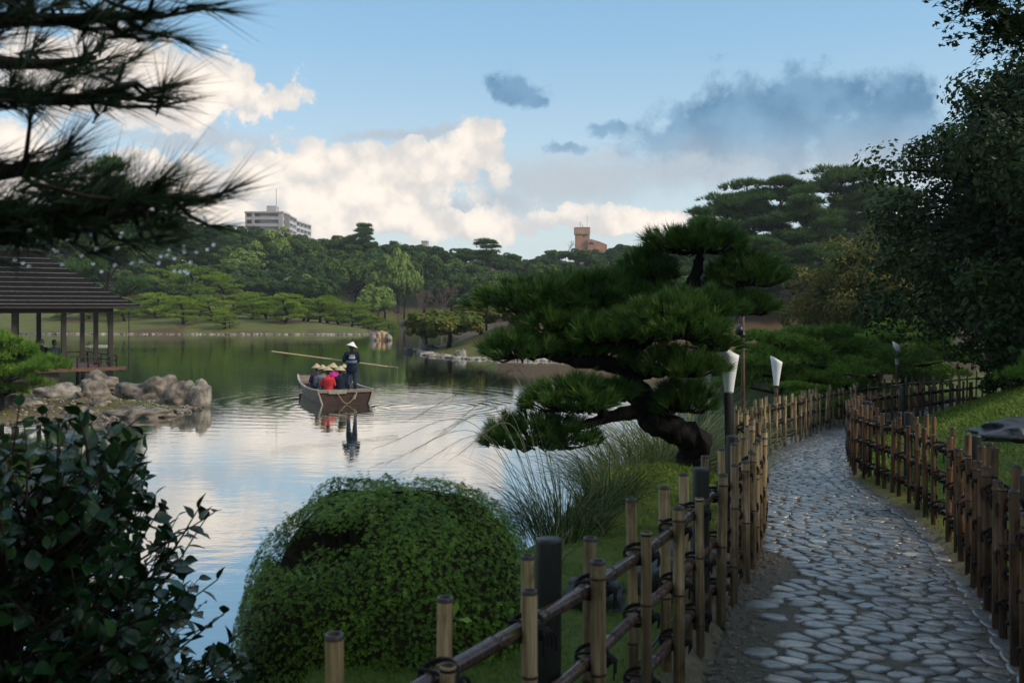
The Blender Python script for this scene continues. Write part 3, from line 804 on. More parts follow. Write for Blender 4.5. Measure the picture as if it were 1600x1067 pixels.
fence('bamboo_fence', 'weathered brown bamboo stake fence on the lawn side of the cobbled path', RF, M['bamboo_brown'],
      lambda y: .34 if y < 6.5 else .39, .80,
      [(2.62, 5.0, .80, .045), (3.52, 7.6, .78, .045), (4.22, 10.6, .78, .045), (5.1, 14.2, .80, .045), (7.3, 18.6, .80, .05)], -1, lambda y: random.random() < .55, rg)
# ------------------------------------------------------------------ pine in the middle of the picture
def pad_points(rg, c_, rx, ry, rz, n, low=-.25):
    """points through the shell of a domed foliage pad and the directions its shoots point"""
    th = rg.uniform(0, 2 * PI, n); rr = np.sqrt(rg.random(n)); up = rg.random(n) ** .6 * (1 - low) + low
    dome = np.sqrt(np.clip(1 - rr ** 2, 0, 1))
    ed = 1 + .16 * np.sin(th * 3 + rg.uniform(0, 6)) + .10 * np.sin(th * 5 + rg.uniform(0, 6))
    x = rr * np.cos(th) * ed; y = rr * np.sin(th) * ed; z = dome * up + .12 * np.sin(x * 5 + c_[0] * 3) * np.cos(y * 6)
    pos = np.column_stack([x * rx, y * ry, z * rz]) + c_
    D = np.column_stack([x * .9, y * .9, .55 + .5 * dome + 0 * x]) + rg.normal(size=(n, 3)) * .28
    return pos, D
def px_r(px, d): return px / FPX * d
def near_pine():
    rg = np.random.default_rng(31); D0 = 9.5
    b0 = P(1075, 775, D0); b0[2] = hz(b0[0], b0[1]) - .05
    root = empty('pine_tree', b0, label='trained garden pine with twisted trunk leaning over the pond beside the fence', cat='pine tree')
    def q(px, py, d): return P(px, py, d) - b0
    def limb(name, pts, rs, n=26, sides=12):
        c_ = lerp_path(np.column_stack([np.array(pts), np.array(rs)]), n)
        kn = 1 + .10 * np.sin(np.arange(n) * 1.9) + rg.normal(size=n) * .06
        V, F = tube(c_[:, :3], np.maximum(c_[:, 3] * kn, .006), sides)
        V = V + rg.normal(size=V.shape) * (.012 if rs[0] > .08 else .004)
        return obj(name, mesh_np(name, V, F, M['bark'], np.full(len(F), .5), True), root)
    limb('trunk', [[0, 0, -.1], q(1076, 735, 9.5), q(1086, 695, 9.45), q(1058, 672, 9.35), q(1018, 655, 9.3), q(1000, 618, 9.35), q(985, 583, 9.4), q(990, 545, 9.5), q(1020, 505, 9.6), q(1058, 470, 9.7), q(1085, 435, 9.75), q(1095, 395, 9.75)],
         [.20, .155, .135, .125, .118, .108, .095, .08, .07, .06, .05, .03], 60, 14)
    for pts, rs in (([q(988, 580, 9.4), q(940, 565, 9.2), q(880, 562, 9.1), q(840, 545, 9.1), q(800, 540, 9.1)], [.085, .07, .05, .035, .02]),
                    ([q(930, 565, 9.2), q(900, 520, 9.4), q(850, 485, 9.5), q(780, 470, 9.5)], [.05, .045, .035, .015]),
                    ([q(1004, 640, 9.3), q(950, 652, 9.0), q(900, 668, 8.9), q(840, 682, 8.9)], [.075, .055, .035, .015]),
                    ([q(950, 652, 9.0), q(925, 630, 8.8), q(890, 618, 8.8)], [.045, .035, .015]),
                    ([q(1018, 655, 9.3), q(1040, 640, 9.6), q(1062, 628, 9.8)], [.05, .04, .015]),
                    ([q(1085, 440, 9.75), q(1120, 452, 9.7), q(1165, 440, 9.7)], [.045, .035, .015]),
                    ([q(1045, 485, 9.7), q(1100, 490, 9.8), q(1165, 480, 9.8)], [.05, .035, .015]),
                    ([q(1000, 540, 9.5), q(1030, 520, 9.2), q(1060, 505, 9.0)], [.05, .04, .02]),
                    ([q(1015, 510, 9.6), q(960, 480, 9.8), q(900, 460, 9.9)], [.05, .04, .02]),
                    ([q(995, 590, 9.4), q(1040, 575, 9.3), q(1090, 560, 9.2)], [.05, .04, .02]),
                    ([q(1058, 470, 9.7), q(1030, 445, 9.9), q(1005, 430, 10.0)], [.04, .03, .015])):
        limb('branch', pts, rs, 20, 9)
    pads = [(1095, 392, 9.75, 74, 40, .50), (1165, 443, 9.7, 58, 44, .45), (1160, 487, 9.85, 50, 26, .40), (1012, 436, 10.05, 44, 44, .40),
            (908, 484, 9.75, 104, 54, .62), (826, 484, 9.45, 78, 44, .48), (968, 472, 10.0, 80, 46, .45), (1045, 524, 9.05, 94, 54, .55), (968, 532, 9.15, 82, 36, .42), (1080, 495, 9.3, 70, 40, .40), (872, 512, 9.3, 70, 26, .36),
            (815, 556, 9.1, 62, 36, .38), (1048, 584, 9.2, 82, 38, .44), (910, 556, 9.35, 62, 28, .34), (1115, 545, 9.5, 30, 30, .25),
            (897, 638, 8.85, 70, 46, .42), (838, 694, 8.9, 88, 46, .46), (1066, 640, 9.3, 46, 40, .32), (960, 622, 9.0, 26, 22, .2)]
    for (px, py, d, rx, ry, dep) in pads:
        c_ = q(px, py, d); RX, RZ = px_r(rx, d), px_r(ry, d)
        n = int(900 * RX * dep) + 80
        g = Geo()
        pos, D = pad_points(rg, c_, RX, dep, RZ, n, -.12)
        tufts(g, pos, D, rg.uniform(.10, .145, n), 36, (.08, .72), .0085, rg)
        o = gobj('foliage_pad', g, M['needle'], root)
        tw = Geo()
        for _ in range(int(n * .25)):
            k_ = rg.integers(n); a = c_ + (pos[k_] - c_) * [.35, .35, .0] + [0, 0, -.02]
            tw.add(tube(np.array([a, (a + pos[k_]) / 2 + [0, 0, -.03], pos[k_]]), [.012, .008, .004], 4, False))
        gobj('twigs', tw, M['bark'], o)
    return root
near_pine()

# ------------------------------------------------------------------ pine boughs hanging in at the upper left, close to the lens
def overhang_pine():
    rg = np.random.default_rng(77)
    b0 = np.array([-2.75, 2.3, 0.0]); b0[2] = hz(b0[0], b0[1]) - .1
    root = empty('pine_tree', b0, label='dark out of focus pine with dripping boughs at the upper left edge', cat='pine tree')
    def q(px, py, d): return P(px, py, d) - b0
    V, F = tube(lerp_path([[0, 0, -.1], [.08, 0, 1.2], [-.05, .1, 2.6], [.1, .05, 4.2], [.0, .2, 6.0], [.2, .1, 7.6]], 30), np.linspace(.20, .07, 30), 12)
    obj('trunk', mesh_np('trunk', V + rg.normal(size=V.shape) * .008, F, M['bark'], np.full(len(F), .5), True), root)
    boughs = [  # start height on the trunk, control pixels, tuft spread
        (2.75, [(-260, 120, 2.35), (-60, 40, 2.2), (120, 30, 2.1), (255, 22, 2.05)], 46, (58, 36)),
        (2.35, [(-260, 200, 2.3), (-40, 150, 2.2), (110, 155, 2.15), (215, 130, 2.1)], 36, (62, 26)),
        (2.15, [(-260, 330, 2.3), (-60, 280, 2.2), (40, 265, 2.2), (95, 250, 2.2)], 22, (52, 26)),
        (1.95, [(-260, 360, 2.2), (-40, 335, 2.15), (130, 330, 2.1), (285, 305, 2.05)], 74, (52, 30)),
        (1.85, [(-260, 420, 2.3), (-40, 360, 2.3), (90, 355, 2.3), (200, 345, 2.3)], 44, (52, 24)),
        (2.6, [(-260, 60, 2.5), (-60, 90, 2.4), (60, 100, 2.4), (150, 90, 2.4)], 16, (55, 30))]
    for (zs, cp, n, (sx_, sy_)) in boughs:
        pts = [np.array([0, .05, zs])] + [q(*p) for p in cp]
        c_ = lerp_path(pts, 40)
        V, F = tube(c_, np.linspace(.035, .006, 40), 7)
        o = obj('bough', mesh_np('bough', V, F, M['bark'], np.full(len(F), .5), True), root)
        g = Geo(); t_ = rg.uniform(.36, 1, n) ** .8
        base = np.stack([np.interp(t_ * 39, np.arange(40), c_[:, k_]) for k_ in range(3)], -1)
        off = rg.normal(size=(n, 3)) * [px_r(sx_, 2.1), .10, px_r(sy_, 2.1)]
        pos = base + off * (.35 + .65 * rg.random((n, 1)))
        D = nrm(np.column_stack([.75 + rg.normal(size=n) * .35, rg.normal(size=n) * .4, .35 + rg.normal(size=n) * .35]) + off * 1.5)
        tufts(g, pos, D, rg.uniform(.11, .155, n), 34, (.05, .60), .0027, rg)
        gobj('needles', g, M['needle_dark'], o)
        tw = Geo()
        for k_ in range(n): tw.add(tube(np.array([base[k_], (base[k_] + pos[k_]) / 2 - [0, 0, .01], pos[k_]]), [.006, .005, .004], 4, False))
        gobj('twigs', tw, M['bark'], o)
    # drops hanging from the lowest needles
    dm = bpy.data.materials.new('raindrop'); dm.use_nodes = True; t = NT(dm.node_tree); bb = dm.node_tree.nodes['Principled BSDF']
    setp(bb, Roughness=.0, IOR=1.33); bb.inputs['Transmission Weight'].default_value = 1.0
    bm = bmesh.new(); bmesh.ops.create_icosphere(bm, subdivisions=2, radius=.0042)
    ico = np.array([v.co[:] for v in bm.verts]); icf = np.array([[v.index for v in f.verts] for f in bm.faces]); bm.free()
    g = Geo()
    for _ in range(48):
        px = rg.uniform(20, 345); py = rg.uniform(352, 430) - 20 * (px > 300)
        g.add((ico + q(px, py, rg.uniform(2.0, 2.35)), icf))
    o = gobj('raindrops', g, dm, root, True); tag(o, kind='stuff')
    # the crown overhead, out of the picture, that shades the viewer
    g = Geo()
    for k_ in range(8):
        a = rg.uniform(0, 2 * PI); rr_ = rg.uniform(.3, 2.6) ; zc = rg.uniform(4.3, 7.6)
        c_ = np.array([math.cos(a) * rr_ + .4, math.sin(a) * rr_ - .8, zc])
        n = 70
        pos, D = pad_points(rg, c_, 1.1, 1.1, .4, n, -.2)
        tufts(g, pos, D, .20, 26, (.1, 1.1), .014, rg)
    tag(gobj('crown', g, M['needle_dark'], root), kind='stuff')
overhang_pine()

# ------------------------------------------------------------------ clipped azalea dome
def azalea():
    rg = np.random.default_rng(5)
    c0 = np.array([-.605, 5.05, 0]); c0[2] = 1.52
    TOP = EYE - .87 - c0[2]; A = .80
    root = empty('azalea_bush', c0, label='large clipped green azalea dome with a dark bare hollow, behind the fence', cat='bush')
    def surf(n):
        th = rg.uniform(0, 2 * PI, n); s = rg.random(n)
        ph = np.arccos(np.clip(1 - s * 1.08, -.08, 1))
        x = np.sin(ph) * np.cos(th); y = np.sin(ph) * np.sin(th); z = np.cos(ph)
        k_ = (np.abs(x) ** 2.6 + np.abs(y) ** 2.4 + np.abs(z) ** 2.9) ** (-1 / 2.6)
        wob = .97 + .03 * np.sin(th * 3 + 1) * np.sin(ph * 3) + .018 * np.sin(th * 7 + ph * 5) + .012 * np.sin(th * 13 + ph * 11)
        p = np.column_stack([x * A, y * A * .95, z * TOP]) * (k_ * wob)[:, None]
        sk = rg.random(n) < .22; dz = rg.random(n)           # skirt down to the bank
        p[sk, 0] = np.cos(th[sk]) * A * (1.0 - .12 * dz[sk]) * wob[sk]; p[sk, 1] = np.sin(th[sk]) * A * .95 * (1.0 - .12 * dz[sk]) * wob[sk]; p[sk, 2] = -dz[sk] * .75
        x = np.where(sk, np.cos(th), x); y = np.where(sk, np.sin(th), y); z = np.where(sk, .1, z)
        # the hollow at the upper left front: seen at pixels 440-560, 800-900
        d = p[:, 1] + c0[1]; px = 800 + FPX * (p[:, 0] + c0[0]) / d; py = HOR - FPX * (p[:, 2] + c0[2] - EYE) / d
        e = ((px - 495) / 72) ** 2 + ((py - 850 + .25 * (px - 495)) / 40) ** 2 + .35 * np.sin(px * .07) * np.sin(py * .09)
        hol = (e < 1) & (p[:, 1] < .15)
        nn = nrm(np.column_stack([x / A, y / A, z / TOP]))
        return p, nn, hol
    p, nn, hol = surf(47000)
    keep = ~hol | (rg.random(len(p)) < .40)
    p = p * np.where(hol, .86, 1.0)[:, None] * (1 - rg.random(len(p))[:, None] ** 2 * .09)
    p, nn = p[keep], nn[keep]
    a = np.arange(5) * 2 * PI / 5 + .2
    V, F = [], []
    for k_, an in enumerate(a):
        L_ = .8 if k_ % 2 else 1.0; c_, s_ = math.cos(an), math.sin(an); el_ = .55 if k_ % 2 else .25
        i = len(V)
        V += [[0, 0, 0], [c_ * .5 * L_ - s_ * .21, s_ * .5 * L_ + c_ * .21, el_ * .5], [c_ * L_, s_ * L_, el_ * .8], [c_ * .5 * L_ + s_ * .21, s_ * .5 * L_ - c_ * .21, el_ * .5]]
        F += [[i, i + 2, i + 1], [i, i + 3, i + 2]]
    ros = (np.array(V, float), np.array(F))
    g = Geo(); n = len(p)
    Z = nrm(nn + rg.normal(size=(n, 3)) * .35 + [0, 0, .25]); X, Y, Z = basis(Z, rg)
    Vv, Ff = place(ros[0], ros[1], p, X, Y, Z, rg.uniform(.0095, .016, n))
    rv = np.clip(.45 + .2 * np.sin(p[:, 0] * 9) * np.sin(p[:, 1] * 8 + p[:, 2] * 7) + rg.normal(size=n) * .2, 0, 1)
    g.add((Vv, Ff), np.repeat(rv, len(ros[1])))
    # new shoots standing above the clipped surface
    m = 260; k_ = rg.choice(np.where(nn[:, 2] > .35)[0], m)
    for q_ in range(3):
        pos = p[k_] + nrm(nn[k_] + [0, 0, 1.2]) * (.012 + .014 * q_)
        X, Y, Z = basis(nrm(nn[k_] + [0, 0, 1.0] + rg.normal(size=(m, 3)) * .2), rg)
        Vv, Ff = place(ros[0], ros[1], pos, X, Y, Z, rg.uniform(.010, .018, m)); g.add((Vv, Ff), np.repeat(rg.uniform(.6, 1, m), len(ros[1])))
    tag(gobj('leaves', g, M['azalea'], root), kind='stuff')
    # dark twiggy body inside
    gobj('stem', Geo().add(tube(np.array([[0, 0, -1.4], [.02, 0, -.8], [0, 0, 0]]), [.06, .05, .04], 8)), M['twig'], root)
    tw = Geo()
    for _ in range(900):
        pp, nn2, _h = surf(1); e = pp[0] * rg.uniform(.80, .96); s_ = e * [.25, .25, .15]
        mid = (s_ + e) / 2 + rg.normal(size=3) * .05
        tw.add(tube(lerp_path([s_, mid, e], 5), np.linspace(.007, .0022, 5), 4, False))
    tag(gobj('twigs', tw, M['twig'], root), kind='stuff')
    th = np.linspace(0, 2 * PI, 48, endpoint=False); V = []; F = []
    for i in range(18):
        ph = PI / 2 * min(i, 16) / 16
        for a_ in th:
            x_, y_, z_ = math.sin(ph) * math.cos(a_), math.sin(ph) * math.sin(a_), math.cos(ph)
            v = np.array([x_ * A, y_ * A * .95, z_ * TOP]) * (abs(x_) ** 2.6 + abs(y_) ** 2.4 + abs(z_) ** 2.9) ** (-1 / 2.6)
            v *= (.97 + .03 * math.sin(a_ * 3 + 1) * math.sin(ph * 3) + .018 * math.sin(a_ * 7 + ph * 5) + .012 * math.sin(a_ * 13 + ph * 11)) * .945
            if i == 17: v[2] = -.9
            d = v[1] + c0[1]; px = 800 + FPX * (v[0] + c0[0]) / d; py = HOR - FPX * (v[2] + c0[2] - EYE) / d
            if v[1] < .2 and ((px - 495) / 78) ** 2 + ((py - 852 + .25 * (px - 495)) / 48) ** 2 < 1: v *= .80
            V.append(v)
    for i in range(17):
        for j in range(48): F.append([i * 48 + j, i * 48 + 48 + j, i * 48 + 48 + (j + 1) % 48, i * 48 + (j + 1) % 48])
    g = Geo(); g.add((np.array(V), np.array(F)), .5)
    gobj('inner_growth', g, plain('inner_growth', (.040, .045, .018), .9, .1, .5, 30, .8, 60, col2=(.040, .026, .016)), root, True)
    # a creeper leaf sprig on the right front
    for (px, py) in ((700, 985), (712, 950), (728, 968), (690, 968)):
        pos = P(px, py, 4.18) - c0
        LV = np.array([[0, -.5, 0], [.3, -.1, .05], [0, .6, -.05], [-.3, -.1, .05], [0, 0, 0]]); LF_ = np.array([[0, 1, 4], [1, 2, 4], [2, 3, 4], [3, 0, 4]])
        X, Y, Z = basis(np.array([[.1, -.8, .6]]) + rg.normal(size=(1, 3)) * .3, rg)
        Vv, Ff = place(LV, LF_, pos[None], X, Y, Z, .055)
        gg = Geo(); gg.add((Vv, Ff), .9); gobj('creeper_leaf', gg, M['azalea'], root)
azalea()

# ------------------------------------------------------------------ camellia bush at the lower left
def camellia():
    rg = np.random.default_rng(15)
    b0 = np.array([-1.75, 3.55, 0.0]); b0[2] = hz(b0[0], b0[1])
    root = empty('camellia_bush', b0, label='dark glossy-leaved camellia bush filling the lower left corner', cat='bush')
    ys = np.linspace(0, 1, 6); wv = np.array([.04, .30, .40, .34, .18, .0])
    V = []; 
    for y, w_ in zip(ys, wv): V += [[-w_, y, .10 * w_ / .4 - .18 * y * y], [0, y, -.18 * y * y - .02], [w_, y, .10 * w_ / .4 - .18 * y * y]]
    F = []
    for i in range(5): F += [[3 * i, 3 * i + 1, 3 * i + 4], [3 * i, 3 * i + 4, 3 * i + 3], [3 * i + 1, 3 * i + 2, 3 * i + 5], [3 * i + 1, 3 * i + 5, 3 * i + 4]]
    LV, LF_ = np.array(V, float), np.array(F)
    poly = np.array([(-140, 660), (10, 655), (60, 640), (130, 640), (190, 665), (232, 720), (250, 770), (320, 808), (285, 850), (300, 890), (330, 930), (345, 990), (395, 1020), (420, 1110), (300, 1230), (-140, 1230)], float)
    def inside(x, y):
        r = False
        for (x0, y0), (x1, y1) in zip(poly, np.roll(poly, -1, 0)):
            if (y0 > y) != (y1 > y) and x < (x1 - x0) * (y - y0) / (y1 - y0) + x0: r = not r
        return r
    tips = []
    while len(tips) < 620:
        x, y = rg.uniform(-140, 420), rg.uniform(640, 1230)
        if inside(x, y): tips.append((x, y, rg.uniform(2.95, 4.4)))
    tips += [(335, 800, 3.5), (320, 812, 3.6), (310, 795, 3.45), (350, 958, 3.4), (340, 905, 3.5), (230, 700, 3.6), (120, 632, 3.4), (30, 635, 3.3), (215, 655, 3.7), (380, 985, 3.5), (400, 1010, 3.6)]
    tw = Geo(); pos = []; dirs = []; sz = []; rv = []
    for (x, y, d) in tips:
        e = P(x, y, d) - b0
        s_ = np.array([e[0] * .35 + rg.normal() * .1, e[1] * .35, max(.05, e[2] - rg.uniform(.25, .5))])
        c_ = lerp_path([s_, (s_ + e) / 2 + rg.normal(size=3) * .04 + [0, 0, -.03], e], 10)
        tw.add(tube(c_, np.linspace(.006, .0022, 10), 4, False))
        ax = nrm(c_[-1] - c_[-3])
        for k_ in range(9):
            f = 9 - k_ * .75
            p = np.array([np.interp(max(f, 0), np.arange(10), c_[:, q_]) for q_ in range(3)])
            ang = k_ * 2.4 + rg.uniform(0, .6); A_, B_, _ = basis(ax[None], rg)
            dd = nrm(ax * (1.0 if k_ == 0 else .45) + (A_[0] * math.cos(ang) + B_[0] * math.sin(ang)) * .9 + [0, 0, .05])
            pos.append(p); dirs.append(dd); sz.append(rg.uniform(.048, .078) * (.8 if k_ == 0 else 1)); rv.append(rg.random())
    pos, dirs, sz, rv = np.array(pos), np.array(dirs), np.array(sz), np.array(rv)
    n = len(pos)
    up = nrm(np.array([0, 0, 1.0]) + rg.normal(size=(n, 3)) * .45)
    X = nrm(np.cross(dirs, up)); Z = np.cross(X, dirs)
    wp = pos + b0; u = 800 + FPX * wp[:, 0] / wp[:, 1]; v = HOR - FPX * (wp[:, 2] - EYE) / wp[:, 1]
    vis = (u > 0) & (u < 1600) & (v < 1067)
    score = np.where(vis, sz / wp[:, 1] ** 2.2, -1) + np.where(vis & ((u > 230) | (v < 700)), .002, 0)
    order = np.argsort(-score); big = order[:294]; small = order[294:]
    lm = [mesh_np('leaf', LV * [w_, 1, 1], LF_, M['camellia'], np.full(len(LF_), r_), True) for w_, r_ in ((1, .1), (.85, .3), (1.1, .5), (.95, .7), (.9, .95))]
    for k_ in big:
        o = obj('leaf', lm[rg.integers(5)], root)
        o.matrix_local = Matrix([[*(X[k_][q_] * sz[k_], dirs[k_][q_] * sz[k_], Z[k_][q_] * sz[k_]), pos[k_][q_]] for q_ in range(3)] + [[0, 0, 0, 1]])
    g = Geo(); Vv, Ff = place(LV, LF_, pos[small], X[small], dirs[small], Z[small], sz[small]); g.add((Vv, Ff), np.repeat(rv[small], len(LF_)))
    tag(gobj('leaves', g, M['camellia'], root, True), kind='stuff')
    for k_ in range(7):
        a = rg.uniform(0, 6.28); tw.add(tube(lerp_path([[0, 0, -.05], [.1 * math.cos(a), .1 * math.sin(a), .4], [.35 * math.cos(a), .35 * math.sin(a), .95]], 8), np.linspace(.02, .008, 8), 6, False))
    tag(gobj('stems', tw, M['twig'], root), kind='stuff')
camellia()

# ------------------------------------------------------------------ grasses at the water's edge
def reed_clump(name, px, d, z, label, mat, n, L, wd, bend, spread, seed, group=None, tilt=None):
    rg = np.random.default_rng(seed)
    x = (px - 800) / FPX * d
    root = empty(name, (x, d, z), label=label, cat='grass clump', group=group)
    a = rg.uniform(0, 2 * PI, n); r = np.sqrt(rg.random(n)) * spread
    base = np.column_stack([r * np.cos(a), r * np.sin(a), np.zeros(n) - .03])
    D = np.column_stack([np.cos(a) * rg.uniform(.05, .75, n), np.sin(a) * rg.uniform(.05, .75, n), np.ones(n)])
    if tilt is not None: D = D + tilt
    g = Geo(); Lr = L * rg.uniform(.45, 1.1, n)
    blade_ribbons(g, base, D, Lr, np.full(n, wd) * rg.uniform(.7, 1.2, n), bend * rg.uniform(.4, 1.3, n), 7, rg)
    tag(gobj('blades', g, mat, root), kind='stuff')
    return root
reed_clump('grass_clump', 880, 7.3, hz(.376, 7.3), 'dark fine-bladed grass clump between the azalea dome and the pine', M['reed_dark'], 520, .92, .0070, 2.1, .30, 1)
reed_clump('grass_clump', 945, 8.0, hz(.75, 8.0), 'small dark grass clump at the foot of the mossy bank', M['reed_dark'], 340, .85, .0075, 1.9, .24, 2)
reed_clump('grass_clump', 1000, 10.6, 1.3, 'pale arching grass clump hanging down left of the pine trunk', M['reed_pale'], 1300, 1.45, .014, 1.5, .35, 3)
reed_clump('grass_clump', 1052, 11.4, 1.4, 'pale arching grass clump just behind the pine trunk', M['reed_pale'], 900, 1.45, .014, 1.3, .3, 4)
reed_clump('grass_clump', 1108, 11.9, 1.15, 'pale tall grass clump between the pine trunk and the nearest paper lantern', M['reed_pale'], 1000, 1.4, .014, 1.0, .3, 5)
reed_clump('grass_clump', 850, 6.3, hz(.2, 6.3), 'short pale grass tuft at the right edge of the azalea dome', M['reed_pale'], 90, .42, .007, 1.3, .1, 6)
def plumes(px, d, z, specs, label, seed):
    rg = np.random.default_rng(seed)
    b0 = np.array([(px - 800) / FPX * d, d, z])
    root = empty('plume_grass', b0, label=label, cat='grass')
    for (tx, ty, td) in specs:
        e = P(tx, ty, td) - b0; mid = e * [.45, .5, .5] + [0, 0, max(.25, e[2] * .45 + .22)]
        c_ = lerp_path([[rg.normal() * .05, rg.normal() * .05, 0], mid, e], 24)
        st = Geo(); st.add(tube(c_, np.linspace(.0032, .0012, 24), 4, False)); o = gobj('stalk', st, M['reed_pale'], root)
        g = Geo(); n = 26
        k_ = rg.integers(15, 24, n); ax = nrm(c_[-1] - c_[-4])
        D = nrm(ax[None] + rg.normal(size=(n, 3)) * .28 + [0, 0, .12])
        blade_ribbons(g, c_[k_], D, rg.uniform(.10, .22, n), np.full(n, .0030), np.full(n, .9), 5, rg)
        gobj('plume', g, M['plume'], o)
plumes(880, 7.7, 1.25, [(602, 722, 7.4), (628, 660, 7.6), (650, 700, 7.2), (668, 690, 7.8), (690, 672, 7.6), (712, 712, 7.3), (636, 735, 7.1), (745, 690, 7.4), (585, 700, 7.7)], 'tan plumed grass stalks arching over the pale water left of the pine', 9)
plumes(905, 8.2, 1.15, [(688, 590, 9.6), (700, 604, 9.4), (745, 612, 9.5), (728, 600, 9.8), (760, 604, 9.6)], 'two green-gold plume stalks drooping above the rippled water', 10)

# lawn, moss and clover near the path
def turf(name, label, n, cond, L, wd, mat, seed, cat='grass'):
    rg = np.random.default_rng(seed)
    X, Y, ok = cond(rg, n)
    X, Y = X[ok], Y[ok]
    Z = H(X, Y); keep = Z > .08; X, Y, Z = X[keep], Y[keep], Z[keep]; m = len(X)
    g = Geo(); sc_ = np.clip(Y / 7, .7, 2.2)
    D = np.column_stack([rg.normal(size=m) * .5, rg.normal(size=m) * .5, np.ones(m)])
    patch = np.clip(.5 + .35 * lump(X, Y, 3.1, 2) + rg.normal(size=m) * .2, 0, 1)
    blade_ribbons(g, np.column_stack([X, Y, Z - .004]), D, L * rg.uniform(.4, 1.2, m) * (.6 + .8 * patch), wd * sc_, np.full(m, .9) * rg.uniform(.3, 1.4, m), 2, rg, np.clip(patch + rg.normal(size=m) * .25, 0, 1))
    return tag(gobj(name, g, mat), label, cat, kind='stuff')
def c_bank(rg, n):
    s = rg.uniform(8.2, 24, n) ** 1.0; i = np.clip(np.searchsorted(_seg, s), 0, len(CL) - 1); o_ = -(.86 + rg.random(n) ** 1.3 * 2.0)
    X = CL[i, 0] + CLR[i, 0] * o_; Y = CL[i, 1] + CLR[i, 1] * o_
    return X, Y, (shore_dist(X, Y) > .1) & (np.hypot(X + .6, Y - 5.05) > .7) & (rg.random(n) < .5 + .5 * lump(X, Y, 2.0, 4))
turf('moss_grass', 'short mossy grass on the bank between the left fence and the pond', 95000, c_bank, .065, .006, M['grass'], 1)
def c_right(rg, n):
    s = 8.5 + rg.random(n) ** 1.25 * 26; i = np.clip(np.searchsorted(_seg, s), 0, len(CL) - 1); o_ = 1.0 + rg.random(n) ** 1.1 * 6.5
    X = CL[i, 0] + CLR[i, 0] * o_; Y = CL[i, 1] + CLR[i, 1] * o_
    return X, Y, (X / np.maximum(Y, .1) < .60) & (Y > 3)
turf('lawn_grass', 'lush green lawn sloping up behind the brown bamboo fence', 120000, c_right, .095, .007, M['grass'], 2)
def c_edge(rg, n):
    s = rg.uniform(9, 34, n); i = np.clip(np.searchsorted(_seg, s), 0, len(CL) - 1); sg = np.where(rg.random(n) < .4, -1, 1)
    o_ = sg * (.70 + rg.random(n) * .25); X = CL[i, 0] + CLR[i, 0] * o_; Y = CL[i, 1] + CLR[i, 1] * o_
    return X, Y, lump(X, Y, 2.7, 1) + rg.normal(size=n) * .5 > .15
turf('edge_grass', 'thin tufts of weeds along both edges of the cobbled path', 15000, c_edge, .045, .0045, M['grass'], 3)
def clover():
    rg = np.random.default_rng(6); X, Y, ok = c_right(rg, 26000); ok &= lump(X, Y, 1.3, 7) + rg.normal(size=len(X)) * .4 > .1
    X, Y = X[ok], Y[ok]; Z = H(X, Y) + rg.uniform(.03, .07, len(X)); g = Geo()
    cards(g, np.column_stack([X, Y, Z]), np.tile([0, -.15, 1.0], (len(X), 1)), .034, .35, rg)
    tag(gobj('clover', g, M['grass']), 'broad-leaved clover growing through the lawn behind the brown fence', 'clover', kind='stuff')
clover()
# ------------------------------------------------------------------ rocks
def rock_mesh(name, seed, sx_, sy_, sz_, mat, sub=4, rough=.42, strat=.0):
    bm = bmesh.new(); bmesh.ops.create_icosphere(bm, subdivisions=sub, radius=1.0)
    o = Vector((seed * 3.7, seed * 1.9, seed * 5.3))
    for v in bm.verts:
        p = v.co.copy()
        n = mnoise.fractal(p * 1.1 + o, .9, 2.1, 5)
        cell = mnoise.voronoi(p * 1.5 + o)[0]
        k_ = 1 + rough * n + .35 * (cell[1] - cell[0]) - .15 + .05 * mnoise.fractal(p * 6 + o, .8, 2, 3)
        if strat: k_ += strat * math.sin(p.z * 14 + 3 * n)
        q_ = p * k_
        if q_.z < -.35: q_.z = -.35 + (q_.z + .35) * .3
        v.co = Vector((q_.x * sx_, q_.y * sy_, q_.z * sz_))
    me = bpy.data.meshes.new(name); bm.to_mesh(me); bm.free()
    me.materials.append(mat)
    for p in me.polygons: p.use_smooth = False if sub < 3 else True
    return me
def rock(px, py, d, wpx, hpx, label, mat, seed, dep=.8, rough=.42, rot=0.0, strat=0.0, group=None, name='rock', zoff=.0):
    """px,py: middle of the foot of the rock in the photograph"""
    c_ = P(px, py, d); wd, ht = wpx / FPX * d / 2, hpx / FPX * d
    me = rock_mesh(name, seed, wd, wd * dep, ht / 1.25, mat, 4 if d < 60 else 3, rough, strat)
    o = obj(name, me, None, (c_[0], c_[1], c_[2] + ht * .12 + zoff)); o.rotation_euler = (0, 0, rot)
    return tag(o, label, 'rock', group)
G1 = 'rocks at the tip of the pavilion shore'
rock(238, 624, 37.0, 98, 38, 'broad craggy brown boulder right of the pavilion post at the water', M['rock'], 1, .7, .5, 0, .05, G1)
rock(286, 634, 35.3, 66, 42, 'rounded brown boulder standing in the water beside the tip stone', M['rock'], 2, .8, .3, 0, .03, G1)
rock(313, 635, 35.0, 36, 45, 'pale upright stone at the very tip of the pavilion shore', M['rock_pale'], 3, .7, .3, .4, 0, G1)
rock(216, 652, 31.9, 108, 20, 'low flat dark-topped rock lying in the shallows in front of the boulders', M['rock'], 4, .6, .28, 0, .03, G1)
rock(150, 606, 41.0, 62, 24, 'dark reddish lichen-spotted rock under the pavilion corner', M['rock'], 5, .7, .5, .3, .05, G1)
rock(95, 622, 36.5, 84, 26, 'smooth pale boulder below the pavilion deck', M['rock_pale'], 6, .7, .22, 0, 0, G1)
rock(142, 628, 35.5, 66, 30, 'brown angular rock between the smooth boulder and the gravel', M['rock'], 7, .8, .45, .8, .04, G1)
